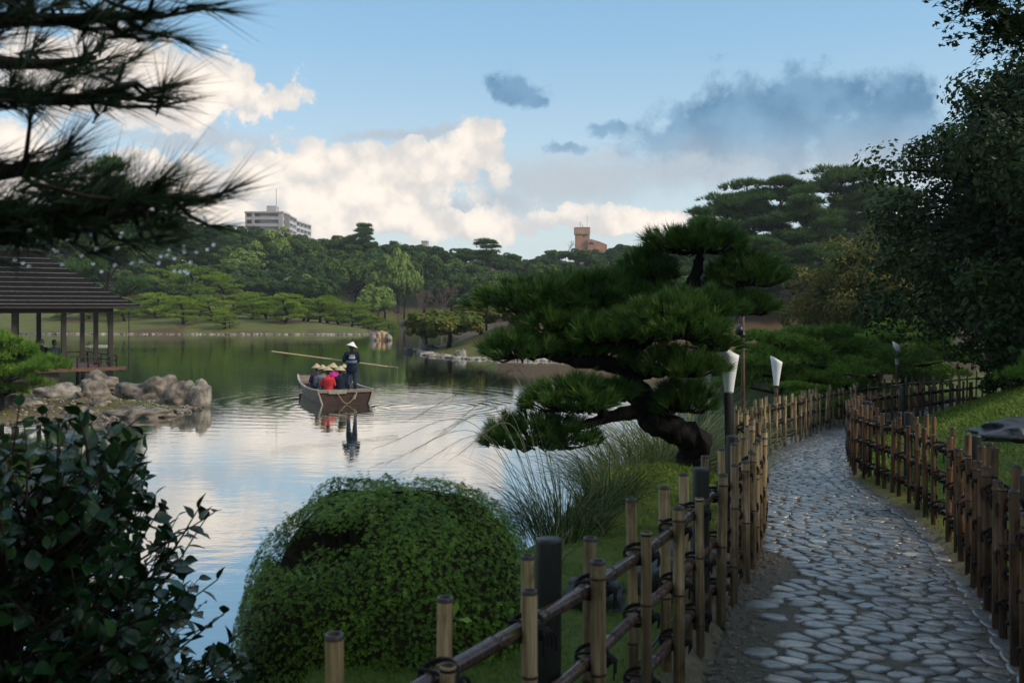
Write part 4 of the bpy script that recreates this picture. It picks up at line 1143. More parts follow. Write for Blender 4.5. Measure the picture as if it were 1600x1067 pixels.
rock(178, 606, 42.5, 20, 18, 'small ochre stone at the foot of the pavilion corner post', M['rock_pale'], 8, .8, .3, .2, 0, G1)
rock(155, 640, 33.5, 32, 18, 'small dark brown rock at the left end of the low flat rock', M['rock'], 9, .8, .4, .5, 0, G1)
rock(30, 640, 33.5, 80, 26, 'pale boulder half hidden by the camellia at the left edge', M['rock_pale'], 10, .7, .25, 0, 0, G1)
rock(120, 650, 32.0, 56, 18, 'brown rock showing above the camellia leaves by the shallows', M['rock'], 12, .7, .4, 0, 0, G1)
rock(155, 543, 89.0, 54, 5, 'flat pale rock just above the water seen through the pavilion', M['rock_pale'], 11, .35, .2)
for k_, (px, py, wp, hp, m_, lb) in enumerate(((583, 530, 14, 12, 'rock_pale', 'pale leftmost rock of the small islet off the lawn'), (592, 530, 10, 14, 'rock_orange', 'orange pointed rock left of the islet middle'),
        (599, 531, 9, 15, 'rock_orange', 'tallest orange rock in the middle of the islet'), (607, 531, 13, 11, 'rock_pale', 'pale rounded rock at the right of the islet'), (589, 532, 12, 8, 'rock_pale', 'low pale rock at the front of the islet'))):
    rock(px, py, 105, wp, hp, lb, M[m_], 20 + k_, .9, .3, 0, 0, 'rocks of the small islet')
rock(638, 551, 77, 15, 10, 'lone dark round rock in the water between islet and maple shore', M['rock_grey'], 31, .9, .3)
rock(672, 549, 78, 30, 12, 'dark mossy rock at the tip of the maple shore', M['rock_grey'], 32, .7, .4)
rock(677, 557, 71, 24, 5, 'flat pale rock lying in the water before the maple shore', M['rock_pale'], 33, .6, .2)
rock(720, 558, 69, 20, 15, 'pale pointed rock on the gravel edge of the maple shore', M['rock_pale'], 34, .8, .3)
rock(600, 508, 150, 13, 7, 'grey rock at the mouth of the inlet beyond the islet', M['rock_grey'], 35, .8, .3, group='rocks at the far inlet')
rock(628, 506, 195, 14, 7, 'pale rock pile on the far bank of the inlet', M['rock_pale'], 36, .8, .4, group='rocks at the far inlet')
rock(580, 507, 160, 11, 6, 'warm brown rock where the lawn meets the inlet', M['rock'], 37, .8, .3, group='rocks at the far inlet')
rock(1040, 522, 100, 34, 16, 'pale boulder on the far shore glimpsed under the pine', M['rock_pale'], 38, .8, .3)
def bank_rock(x, y, sx_, sy_, sz_, lb, seed, mat='rock_grey', rot=0.0, rough=.35, strat=.03):
    o = obj('rock', rock_mesh('rock', seed, sx_, sy_, sz_, M[mat], 4, rough, strat), None, (x, y, hz(x, y) + sz_ * .25)); o.rotation_euler = (0, 0, rot)
    return tag(o, lb, 'rock')
bank_rock(.45, 5.35, .17, .14, .15, 'dark grey rock behind the fence beside the azalea dome', 41)
bank_rock(.92, 5.75, .27, .20, .24, 'larger blue-grey rock behind the fence rails on the mossy bank', 42, rot=.5)
bank_rock(1.25, 6.6, .13, .12, .12, 'small grey rock behind the fence posts on the mossy bank', 43)
bank_rock(.10, 3.75, .12, .10, .08, 'wet blue-grey rock at the foot of the nearest black fence post', 44)
o = bank_rock(4.72, 8.6, .80, .36, .15, 'long dark blue-black boulder on the lawn at the right edge', 45, mat='rock_wet', rot=.15, rough=.25, strat=.05)
o.location.z = EYE - (676 - HOR) / FPX * 8.6
# stones along the far water lines
def shore_stones(name, label, cond, n, smin, smax, mat, seed):
    rg = np.random.default_rng(seed); g = Geo()
    bm = bmesh.new(); bmesh.ops.create_icosphere(bm, subdivisions=1, radius=1.0)
    ico = np.array([v.co[:] for v in bm.verts]); icf = np.array([[v.index for v in f.verts] for f in bm.faces]); bm.free()
    a, b_ = POND, np.roll(POND, -1, 0); L_ = np.linalg.norm(b_ - a, axis=1)
    idx = [i for i in range(len(a)) if cond(*((a[i] + b_[i]) / 2))]
    pr = L_[idx] / L_[idx].sum()
    for _ in range(n):
        i = rg.choice(idx, p=pr); f = rg.random(); p = a[i] * (1 - f) + b_[i] * f; nn = np.array([b_[i][1] - a[i][1], a[i][0] - b_[i][0]]) / L_[i]
        p = p + nn * rg.normal() * .25; s_ = rg.uniform(smin, smax)
        V = ico * (1 + rg.normal(size=(len(ico), 1)) * .18) * s_ * [1.2, 1.0, .75]
        g.add((V + [p[0], p[1], s_ * .25], icf))
    tag(gobj(name, g, mat), label, 'stones', kind='stuff')
M['edge_stone'] = plain('edge_stone', (.34, .30, .25), .75, .3, .7, .9, 0, col2=(.10, .085, .07))
shore_stones('edging_stones', 'low line of edging stones along the far lawn at the water', lambda x, y: y > 120 and x < -15 and y < 140, 900, .07, .19, M['edge_stone'], 1)
shore_stones('beach_stones', 'gravel and cobbles along the water line of the maple shore', lambda x, y: 60 < y < 82 and -9 < x < 18, 900, .06, .20, M['edge_stone'], 2)
shore_stones('shore_cobbles', 'pale cobbles in the shallows round the pavilion point', lambda x, y: 28 < y < 40 and -20 < x < -9, 260, .05, .12, M['rock'], 3)

def point_turf():
    rg = np.random.default_rng(88); n = 16000
    X = rg.uniform(-22, -10.5, n); Y = rg.uniform(29.5, 40, n); ds = shore_dist(X, Y); k_ = (ds > .5) & (lump(X, Y, 1.1, 3) + rg.normal(size=n) * .4 > .1); X, Y = X[k_], Y[k_]
    m = len(X); Z = H(X, Y); g = Geo(); D = np.column_stack([rg.normal(size=m) * .5, rg.normal(size=m) * .5, np.ones(m)])
    blade_ribbons(g, np.column_stack([X, Y, Z - .01]), D, rg.uniform(.06, .2, m), np.full(m, .022), rg.uniform(.3, 1.4, m), 2, rg)
    tag(gobj('shore_grass', g, M['grass']), 'rough grass tufts on the pavilion shore behind the boulders', 'grass', kind='stuff')
    g = Geo()
    bm = bmesh.new(); bmesh.ops.create_icosphere(bm, subdivisions=1, radius=1.0)
    ico = np.array([v.co[:] for v in bm.verts]); icf = np.array([[v.index for v in f.verts] for f in bm.faces]); bm.free()
    for _ in range(420):
        x, y = rg.uniform(-17, -10.8), rg.uniform(31, 37.5)
        if shore_dist([x], [y])[0] < .1: continue
        s_ = rg.uniform(.02, .075); g.add((ico * (1 + rg.normal(size=(len(ico), 1)) * .2) * s_ * [1.2, 1, .7] + [x, y, hz(x, y) + s_ * .2], icf))
    tag(gobj('shore_gravel', g, M['rock_pale']), 'pale gravel between the boulders of the pavilion shore', 'gravel', kind='stuff')
point_turf()
# ------------------------------------------------------------------ trees
def broad_crown(rg, R_, flat, nl, per, size, low=-.35, solid=False, twigs=None):
    """leaf cards over many overlapping lobes: returns geometry centred on the crown's middle"""
    g = Geo(); dirs = []
    # a few leaders, each with its own cluster of lobes, make the outline uneven
    lead = [np.array([0, 0, .12])] + [np.array([math.cos(a_), math.sin(a_), rg.uniform(-.5, .75)]) * rg.uniform(.30, .50) for a_ in np.arange(6) * 1.05 + rg.uniform(0, 6)]
    while len(dirs) < nl:
        d = rand_dirs(1, rg)[0]
        if d[2] > low: dirs.append(d)
    for d in dirs:
        ld = lead[rg.integers(len(lead))]; cc = ld + d * rg.uniform(.30, .56)
        c_ = cc * R_ * np.array([1, 1, flat]); r = R_ * (rg.uniform(.10, .20) if solid else rg.uniform(.12, .30)); d = nrm(cc)
        n = per; dd = rand_dirs(n, rg); dd = nrm(dd + d * .6 + [0, 0, .25])
        pos = c_ + dd * r * (rg.uniform(.10 if solid else .55, 1.05, (n, 1)) ** .7) * [1, 1, .8]
        if twigs is not None: twigs.add(tube(lerp_path([ld * R_ * np.array([1, 1, flat]) * .6, (ld * R_ * .6 + c_) / 2 + rg.normal(size=3) * .05 * R_, c_ + d * r * .5], 5), np.linspace(.010, .003, 5) * R_, 4, False))
        base = rg.random() * .55 + .2
        cards(g, pos, dd + [0, 0, .2], size, .45, rg, CARD, np.clip(base + rg.normal(size=n) * .16, 0, 1))
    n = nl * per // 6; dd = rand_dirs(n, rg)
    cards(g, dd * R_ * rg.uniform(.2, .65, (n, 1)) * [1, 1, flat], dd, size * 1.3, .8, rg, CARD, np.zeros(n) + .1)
    return g
def branchy(rg, h, r0, R_, crown_z, nb=7):
    g = Geo(); top = np.array([rg.normal() * .05 * h, rg.normal() * .05 * h, crown_z])
    g.add(tube(lerp_path([[0, 0, -.3], [rg.normal() * .03 * h, rg.normal() * .03 * h, crown_z * .5], top], 10), np.linspace(r0, r0 * .55, 10), 8))
    for k_ in range(nb):
        a = 2 * PI * k_ / nb + rg.uniform(0, .5); st = top * rg.uniform(.55, 1)
        e = np.array([math.cos(a) * R_ * .7, math.sin(a) * R_ * .7, crown_z + R_ * rg.uniform(-.05, .55)])
        g.add(tube(lerp_path([st, (st + e) / 2 + [0, 0, R_ * .05], e], 7), np.linspace(r0 * .45, r0 * .1, 7), 6))
    return g
def make_broad(seed, h, R_, flat, mat, nl=42, per=110, size=.5, trunk_r=.28, low=-.35, name='broadleaf_tree', leafname='crown'):
    rg = np.random.default_rng(seed)
    root = empty(name)
    cz = h - R_ * flat
    gobj('trunk', branchy(rg, h, trunk_r, R_, cz, 7), M['bark'], root, True)
    o = gobj(leafname, broad_crown(rg, R_, flat, nl, per, size, low), mat, root); o.location = (0, 0, cz)
    return root
def make_pine(seed, h, plates, mat, spreadr, start=.4, L=.42, n_t=60, needles=9, wd=.07, r0=.22, thick=.32, lean=.08, name='pine_tree', dome=False):
    """open pine with separate foliage plates on crooked limbs"""
    rg = np.random.default_rng(seed); root = empty(name)
    a0 = rg.uniform(0, 6.28); ln_ = lean * h
    tr = lerp_path([[0, 0, -.3], [ln_ * .6 * math.cos(a0), ln_ * .6 * math.sin(a0), h * .3], [ln_ * .2 * math.cos(a0 + 2), ln_ * .2 * math.sin(a0 + 2), h * .6], [ln_ * math.cos(a0 + 1), ln_ * math.sin(a0 + 1), h * .93]], 24)
    gt_ = Geo(); gt_.add(tube(tr, np.linspace(r0, r0 * .3, 24), 8)); g = Geo(); lg = Geo()
    for k_ in range(plates):
        f = start + (1 - start) * (k_ + .5) / plates
        ang = k_ * 2.4 + rg.uniform(-.5, .5)
        if dome: reach = spreadr * math.sqrt(max(.02, 1 - ((f - start) / (1.02 - start)) ** 2)) * rg.uniform(.45, .80)
        else: reach = spreadr * (1.05 - .75 * (f - start) / (1 - start)) * rg.uniform(.5, 1.0)
        if k_ >= plates - 2: reach *= .25
        st = np.array([np.interp(f * 22, np.arange(24), tr[:, q_]) for q_ in range(3)])
        e = st + [math.cos(ang) * reach, math.sin(ang) * reach, rg.uniform(.0, .06) * h]
        lg.add(tube(lerp_path([st - [0, 0, .05 * h], (st + e) / 2 + rg.normal(size=3) * .05 * spreadr - [0, 0, .02 * h], e], 8), np.linspace(r0 * .4, r0 * .1, 8), 5, False))
        pr = spreadr * rg.uniform(.34, .55) * (1 if not dome else .74)
        base = rg.random() * .5 + .25
        for sub in range(3):
            oc_ = np.r_[rg.normal(size=2) * pr * .5, rg.normal() * .08 * pr]; rr = pr * rg.uniform(.55, .85)
            pos, D = pad_points(rg, e + oc_ + [0, 0, .0], rr, rr, rr * thick * 1.6, n_t, -.1)
            tufts(g, pos, D, L, needles, (.15, 1.1), wd, rg, np.clip(base + rg.normal(size=n_t) * .15, 0, 1))
    gobj('trunk', gt_, M['bark'], root, True); gobj('branches', lg, M['bark'], root); gobj('foliage', g, mat, root)
    return root
USED = set()
def put(proto, x, y, z, rot, sc_, label, cat, group=None):
    ch = KIDS.setdefault(proto.name, kids(proto))
    if proto.name not in USED:
        o = proto; USED.add(proto.name); o.location = (float(x), float(y), float(z)); o.rotation_euler = (0, 0, rot); o.scale = (sc_,) * 3 if np.isscalar(sc_) else sc_
    else: o = copy_thing(proto, (x, y, z), rot, sc_, ch)
    for k_ in ('label', 'category', 'group'):
        if k_ in o: del o[k_]
    return tag(o, label, cat, group)
ORD = ['first', 'second', 'third', 'fourth', 'fifth', 'sixth', 'seventh', 'eighth', 'ninth', 'tenth', 'eleventh', 'twelfth', 'thirteenth', 'fourteenth', 'fifteenth', 'sixteenth', 'seventeenth', 'eighteenth', 'nineteenth', 'twentieth', 'twenty-first', 'twenty-second', 'twenty-third', 'twenty-fourth', 'twenty-fifth', 'twenty-sixth']

# cloud-pruned pines on the far lawn
NW = [make_pine(200 + k_, 3.9, 13, M['needle_far'], 2.9, .16, .26, 40, 9, .050, .20, .28, .16, dome=True) for k_ in range(5)]
rg = np.random.default_rng(61)
spots = [(140, 500, .95), (196, 506, 1.0), (246, 498, 1.05), (286, 512, 1.05), (328, 507, 1.0), (352, 519, .68), (392, 500, 1.1), (418, 502, 1.0), (444, 511, 1.15), (472, 501, 1.0), (500, 501, 1.05), (514, 491, 1.25), (548, 500, .95), (574, 499, .75), (606, 501, .62), (96, 503, .9), (170, 494, .95), (225, 492, 1.0), (270, 494, .95), (310, 494, 1.0), (365, 493, 1.0), (430, 494, 1.0), (480, 494, .95), (530, 495, .9), (590, 499, .7)]
for k_, (px, py, s_) in enumerate(sorted(spots)):
    d = 131.5 + (520 - py) * .72; x = (px - 800) / FPX * d
    put(NW[k_ % 5], x, d, hz(x, d) - .1, rg.uniform(0, 6.28), (s_ * 1.14, s_ * 1.14, s_ * .92), ORD[k_] + ' cloud-pruned pine from the left on the far lawn', 'pine tree', 'cloud-pruned pines on the far lawn')
for k_, (px, d, s_, lb) in enumerate(((300, 162, 1.75, 'tall layered pine rising behind the lawn pines left of the boat pole'), (255, 168, 1.45, 'broad layered pine at the wood edge behind the lawn'), (345, 170, 1.4, 'dark layered pine at the wood edge right of the tall layered one'), (560, 165, 1.1, 'layered pine at the right end of the wood edge'))):
    x = (px - 800) / FPX * d; put(NW[k_], x, d, hz(x, d) - .1, rg.uniform(0, 6.28), (s_ * .9, s_ * .9, s_), lb, 'pine tree')
# props holding up the pine by the water
g = Geo(); x, d = (352 - 800) / FPX * 132.5, 132.0
for px in (351, 361):
    q0 = P(px, 525, d); q1 = P(px - (2 if px < 355 else 3), 503, d); q0[2] = -.2
    g.add(tube(np.array([q0, q1]), .07, 6))
g.add(tube(np.array([P(345, 505, d), P(366, 504, d)]), .06, 6))
tag(gobj('pine_prop', g, M['bark']), 'wooden prop frame holding the small pine at the far water line', 'prop')

# the wood behind
BT = [make_broad(300 + k_, 10.5, 4.9, fl, M[m_], 44, 120, .62) for k_, (fl, m_) in enumerate(((.85, 'wood_a'), (.95, 'wood_b'), (.8, 'wood_a'), (1.05, 'wood_b'), (.9, 'wood_a')))]
BL = make_broad(320, 10.5, 4.6, .95, M['wood_light'], 40, 110, .6)
TP = [make_pine(230 + k_, 15, 15, M['needle_tall'], 4.2, .32, .75, 62, 9, .10, .26, .30, .06) for k_ in range(4)]
LINE = np.array([(-500, 330), (0, 335), (150, 300), (240, 325), (350, 345), (410, 352), (470, 362), (520, 368), (560, 372), (620, 372), (690, 384), (760, 392), (800, 398), (850, 393), (900, 388), (960, 380), (1010, 376), (1080, 372), (1200, 365), (1400, 350), (2000, 330)], float)
def wlabel(u, ri, kind):
    where = ('left of the pavilion roof', 'above the pavilion roof', 'behind the left lawn pines', 'below the apartment block', 'above the boat', 'above the inlet and maple', 'left below the brick tower', 'right below the brick tower', 'behind the tall pines')[int(np.searchsorted((0, 180, 330, 480, 620, 780, 910, 1050), u))]
    return ('rounded green' if kind == 0 else 'dark green') + ' broadleaf tree ' + ('at the far wood foot', 'low in the far wood', 'midway up the far wood', 'midway up the far wood', 'high in the far wood', 'on the far skyline', 'on the far skyline')[ri] + ', ' + where
rows = [(152, .93), (163, .80), (176, .66), (190, .50), (206, .30), (224, .12), (242, .0)]
nw = 0
for ri, (d, fr_) in enumerate(rows):
    u = -240 + rg.uniform(0, 30)
    while u < 1560:
        dd = d + rg.normal() * 3.5; x = (u - 800) / FPX * dd
        top = np.interp(u, LINE[:, 0], LINE[:, 1]); foot = 500
        ytop = top + (foot - 30 - top) * fr_ + rg.normal() * 5
        zt = EYE + (HOR - ytop) / FPX * dd; zg = hz(x, dd)
        ok = shore_dist([x], [dd])[0] > 5
        lawn_ = (u < 600 and dd < 170 and shore_dist([x], [dd])[0] < 26)
        if u > 1040 and dd < 175: ok = False
        if ok and not lawn_:
            hh = max(4.0, zt - zg); s_ = hh / 10.5
            if s_ > 1.35: zg = zt - 10.5 * 1.35; s_ = 1.35
            wsc = max(.75, min(1.25, .55 + .5 * s_)) * rg.uniform(.85, 1.15)
            k_ = rg.integers(5)
            put(BT[k_], x, dd, zg, rg.uniform(0, 6.28), (wsc, wsc, s_), wlabel(u, ri, 0 if k_ in (0, 2, 4) else 1), 'tree', 'broadleaf trees of the far wood'); nw += 1
        u += rg.uniform(34, 52) * 190 / d
# trees that stand out of it
def topput(proto, px, ytop, d, h0, label, cat='tree', group=None, wsc=1.0, rot=None):
    x = (px - 800) / FPX * d; zt = EYE + (HOR - ytop) / FPX * d; zg = hz(x, d); s_ = (zt - zg) / h0
    return put(proto, x, d, zg, rg.uniform(0, 6.28) if rot is None else rot, (wsc, wsc, s_), label, cat, group)
topput(BL, 430, 350, 216, 10.5, 'bright yellow-green tree in front of the apartment block', wsc=1.0)
topput(BL, 385, 385, 198, 10.5, 'yellow-green tree lower left of the apartment block', wsc=.95)
topput(BL, 395, 372, 206, 10.5, 'light green tree at the foot of the apartment block', wsc=.8)
topput(BL, 600, 392, 196, 10.5, 'light green tree above the islet in the far wood', wsc=.9)
topput(BL, 630, 382, 208, 10.5, 'light green tree right of the lone skyline pine', wsc=.8)
topput(BL, 470, 425, 180, 10.5, 'pale green tree in the wood above the punter', wsc=.8)
topput(BL, 590, 440, 172, 10.5, 'yellowish green tree at the right foot of the far wood', wsc=.75)
topput(TP[0], 566, 343, 236, 15.6, 'lone pine breaking the skyline right of the apartment block', 'pine tree', wsc=.9)
topput(TP[1], 762, 368, 232, 15.6, 'single pine on the skyline in the middle of the picture', 'pine tree', wsc=.9)
topput(TP[2], 175, 236, 120, 15.6, 'tall pine showing behind the dark overhanging boughs', 'pine tree', wsc=1.0)
topput(TP[3], 330, 345, 205, 15.6, 'pine on the skyline left of the apartment block', 'pine tree', wsc=1.1)
topput(TP[0], 290, 352, 200, 15.6, 'pine on the skyline just right of the dark boughs', 'pine tree', wsc=1.1)
# tall pines on the brown slope at the right
PG = 'tall pines on the brown slope right of the pond'
for k_, (px, yt, d, ws, lb) in enumerate(((1092, 312, 124, .8, 'leftmost small pine of the tall group on the brown slope'), (1130, 290, 128, 1.0, 'second tall pine from the left on the brown slope'), (1165, 275, 132, 1.05, 'third tall pine from the left on the brown slope'),
        (1215, 262, 130, 1.15, 'tall pine left of the highest one on the brown slope'), (1262, 278, 122, .95, 'slender pine below the highest crown on the brown slope'), (1305, 246, 128, 1.3, 'highest pine of the group with a broad flat top'), (1352, 258, 126, 1.1, 'tall pine right of the highest one, leaning to the maple'),
        (1180, 360, 117, .95, 'lower pine at the front left of the tall group'), (1235, 385, 115, .95, 'lower pine in the middle front of the tall group'), (1290, 370, 114, .9, 'lower pine at the right front of the tall group'), (1150, 400, 114, .7, 'small pine at the left foot of the tall group'), (1400, 280, 120, 1.0, 'tall pine mostly hidden behind the russet maple'))):
    topput(TP[k_ % 4], px, yt, d, 15.6, lb, 'pine tree', PG, ws)
# low round growth under them
for k_, (px, yt, d) in enumerate(((1120, 455, 135), (1175, 440, 140), (1230, 445, 138), (1290, 450, 136), (1350, 440, 134), (1080, 440, 140), (1040, 430, 142), (1420, 420, 128), (1480, 400, 120), (1540, 380, 118))):
    topput(BT[k_ % 5], px, yt, d, 10.5, 'dark broadleaf tree standing behind the tall pines', 'tree', 'broadleaf trees behind the tall pines', .8)

# bare twiggy trees
def bare_tree(seed, h, mat, spread=.5, depth=5, gauge=1.0):
    rg = np.random.default_rng(seed); root = empty('bare_tree'); g = Geo(); tw = Geo()
    def grow(p, d, L_, r, lev):
        e = p + d * L_; c_ = lerp_path([p, (p + e) / 2 + rg.normal(size=3) * L_ * .06, e], 4)
        (g if lev < 2 else tw).add(tube(c_, np.linspace(r, r * .65, 4), 5 if lev < 2 else 3, False))
        if lev >= depth: return
        for _ in range(3 if lev < depth - 1 else 4):
            nd = nrm(d + rg.normal(size=3) * spread + [0, 0, .12]); grow(e, nd, L_ * rg.uniform(.6, .82), r * .6, lev + 1)
    grow(np.array([0, 0, -.2]), np.array([0, 0, 1.0]), h * .28, .10 * gauge, 0)
    gobj('trunk', g, mat, root); gobj('twigs', tw, mat, root)
    return root
bt = bare_tree(1, 5.0, M['twig_red'], .55, 5, 1.2)
for k_, (px, yt, d, lb) in enumerate(((655, 425, 166, 'reddish leafless tree above the inlet left of the maple'), (690, 420, 160, 'leafless twiggy tree just behind the orange maple'), (625, 455, 172, 'small leafless shrub tree at the inlet bank'))):
    topput(bt, px, yt, d, 5.2, lb, 'tree', 'leafless trees by the inlet', 1.1)
b2 = bare_tree(2, 6.5, M['twig'], .5, 5, .8)
topput(b2, 152, 402, 120, 6.6, 'grey leafless tree above the pavilion roof', 'tree', None, .8)
topput(b2, 884, 364, 262, 6.6, 'thin-crowned leafless tree beside the brick tower', 'tree', None, 1.0)

# maple on the middle shore
mp = make_broad(401, 3.4, 2.3, .62, M['maple_orange'], 46, 130, .26, .16, -.3, 'maple_tree')
put(mp, (700 - 800) / FPX * 76, 76, hz((700 - 800) / FPX * 76, 76), .4, (1.35, 1.2, .88), 'orange and green maple leaning over the water on the middle shore', 'tree')
put(mp, (752 - 800) / FPX * 79, 79, hz((752 - 800) / FPX * 79, 79), 2.4, (1.2, 1.1, .78), 'second low maple half hidden by the pine on the middle shore', 'tree')
put(mp, (668 - 800) / FPX * 79.5, 79.5, .2, 4.4, (.75, .75, .75), 'small green-orange maple branch dipping to the water at the shore tip', 'tree')
for k_, (px, yt, d) in enumerate(((800, 470, 88), (870, 455, 92), (940, 450, 95), (1000, 455, 94), (1060, 470, 92), (830, 430, 108), (905, 425, 112), (985, 420, 112), (1060, 425, 110), (760, 440, 112))):
    topput(BT[(k_ + 1) % 5], px, yt, d, 10.5, 'green tree on the middle shore behind the trained pine', 'tree', 'trees on the middle shore', .55)
topput(mp, 1055, 492, 86, 3.4, 'yellowing maple glimpsed under the pine boughs', 'tree', None, 1.0)

# right hand: russet maple, low pines by the path, dark evergreens
rm = make_broad(410, 8.2, 3.6, .95, M['maple'], 120, 230, .15, .2, -.6, 'maple_tree')
put(rm, (1362 - 800) / FPX * 38, 38, hz((1362 - 800) / FPX * 38, 38), .3, (.85, .85, .80), 'tall russet-tinged maple left of the dark evergreen', 'tree')
put(rm, (1318 - 800) / FPX * 44, 44, hz((1318 - 800) / FPX * 44, 44), 2.2, (.62, .62, .62), 'lower russet maple branch mass in front of the tall pines', 'tree')
put(rm, (1465 - 800) / FPX * 45, 45, hz((1465 - 800) / FPX * 45, 45), 4.0, (1.0, 1.0, .98), 'green-brown maple behind the dark evergreen', 'tree')
lp = make_pine(250, 2.0, 12, M['needle_low'], 1.75, .26, .15, 80, 14, .017, .13, .24, .14, dome=True)
for (px, d, s_, rot, lb) in ((1228, 23.2, 1.08, .3, 'low spreading pine behind the second paper lantern'), (1290, 25.5, 1.15, 2.0, 'low spreading pine in the middle of the path-side row'), (1352, 27.0, 1.05, 3.9, 'low spreading pine left of the third paper lantern'), (1405, 30.0, 1.2, 5.0, 'low spreading pine behind the third paper lantern'), (1262, 20.6, .55, 1.0, 'small low pine touching the fence top right of the second lantern'), (1318, 22.8, .55, 2.9, 'small low pine at the bend of the fence')):
    x = (px - 800) / FPX * d; put(lp, x, d, hz(x, d) - .1, rot, (s_, s_, s_ * .93), lb, 'pine tree', 'low pines beside the path')
put(lp, (0 - 800) / FPX * 32.0, 32.0, .1, .7, (1.0, 1.0, 1.35), 'layered green pine in front of the pavilion at the left edge', 'pine tree')
put(lp, (-25 - 800) / FPX * 33.0, 33.0, .1, 3.3, (1.2, 1.2, 1.2), 'second pine at the left edge beside the pavilion', 'pine tree')
def leafy_tree(name, seed, base, crown_c, R_, flat, nl, per, size, mat, label, trunk_r=.2, low=-.8):
    rg = np.random.default_rng(seed); b0 = np.array([base[0], base[1], hz(*base)])
    root = empty(name, b0, label=label, cat='tree')
    cc = np.array(crown_c) - b0
    gobj('trunk', branchy(rg, cc[2], trunk_r, R_, cc[2], 9), M['bark'], root, True)
    tw = Geo(); o = gobj('crown', broad_crown(rg, R_, flat, nl, per, size, low, True, tw), mat, root); o.location = tuple(cc)
    o = gobj('limbs', tw, M['bark'], root); o.location = tuple(cc)
    return root
leafy_tree('evergreen_tree', 501, (13.0, 20.3), (12.5, 20.3, 6.0), 5.2, 1.15, 520, 270, .115, M['evergreen'], 'huge dark evergreen tree filling the right edge above the lawn', .3)
leafy_tree('evergreen_tree', 502, (14.2, 24.0), (14.4, 25.0, 3.6), 3.1, 1.1, 170, 200, .12, M['evergreen'], 'dark leafy tree behind the end of the brown fence', .22)
leafy_tree('evergreen_tree', 503, (9.6, 17.6), (10.3, 18.4, 2.6), 1.9, .9, 170, 170, .085, M['evergreen'], 'glossy dark shrub tree overhanging the lawn at the end of the fence', .12)
def corner_branch():
    """maple standing right of the frame whose lowest branch hangs into the upper right corner"""
    rg = np.random.default_rng(504); b0 = np.array([7.4, 8.8, hz(7.4, 8.8)])
    root = empty('maple_tree', b0, label='dark maple whose leafy branch hangs into the upper right corner', cat='tree')
    q = lambda *a: P(*a) - b0
    gobj('trunk', Geo().add(tube(lerp_path([[0, 0, -.2], [.1, 0, 2.0], [-.1, .1, 4.5], [.2, .1, 7.5]], 16), np.linspace(.2, .08, 16), 10)), M['bark'], root, True)
    mains = [lerp_path([[-.1, .1, 4.0], q(1800, -150, 8.3), q(1640, -60, 8.2), q(1530, 0, 8.1)], 24), lerp_path([[-.1, .1, 4.3], q(1760, 10, 8.6), q(1660, 30, 8.6), q(1560, 45, 8.6)], 24), lerp_path([[0, .1, 4.8], q(1760, -200, 7.8), q(1620, -150, 7.8), q(1530, -60, 7.8)], 24)]
    br = Geo(); tw = Geo(); pos = []; dr = []
    for c_ in mains:
        br.add(tube(c_, np.linspace(.05, .008, 24), 6))
        for _ in range(120):
            f = rg.uniform(8, 23.0) if _ > 25 else 22.5; s_ = np.array([np.interp(f, np.arange(24), c_[:, k_]) for k_ in range(3)])
            e = s_ + rg.normal(size=3) * [.22, .25, .13] + [-.05, 0, -.05]
            tw.add(tube(lerp_path([s_, (s_ + e) / 2 + [0, 0, .02], e], 4), np.linspace(.006, .002, 4), 3, False))
            for k_ in range(14):
                g_ = rg.random() ** .6; pos.append(s_ * (1 - g_) + e * g_ + rg.normal(size=3) * .035); dr.append(rg.normal(size=3) * .5 + [0, 0, 1])
    gobj('branch', br, M['bark'], root); gobj('twigs', tw, M['bark'], root)
    lv = (np.array([[0, -.3, 0], [.5, -.15, 0], [.18, .08, .03], [.35, .5, 0], [0, .25, .03], [0, .75, 0], [-.35, .5, 0], [-.18, .08, .03], [-.5, -.15, 0]]), np.array([[0, 1, 2], [2, 3, 4], [4, 5, 6], [4, 6, 7], [7, 8, 0], [0, 2, 4], [0, 4, 7]]))
    g = Geo(); cards(g, np.array(pos), np.array(dr), .058, .2, rg, lv); tag(gobj('leaves', g, M['evergreen'], root), kind='stuff')
    g = broad_crown(rg, 2.6, .6, 60, 160, .14, -.3, True); o = gobj('crown', g, M['evergreen'], root); o.location = (.3, 0, 8.2)
corner_branch()
put(lp, 6.35, 10.6, hz(6.35, 10.6), 1.0, (.55, .55, .62), 'small dark pine at the right edge above the boulder', 'pine tree')
leafy_tree('evergreen_tree', 507, (9.2, .6), (8.8, 1.0, 8.3), 3.7, 1.0, 130, 110, .34, M['evergreen'], 'unseen evergreen added right of the viewer to block the sun', .3)  # out of view, added to keep the sun off the path and bushes
# unseen tree added behind the viewer to darken the foreground
leafy_tree('evergreen_tree', 505, (-3.5, -4.0), (-2.2, -3.0, 7.8), 4.6, .6, 60, 200, .40, M['evergreen'], 'unseen spreading evergreen added behind the viewer for shade', .3)
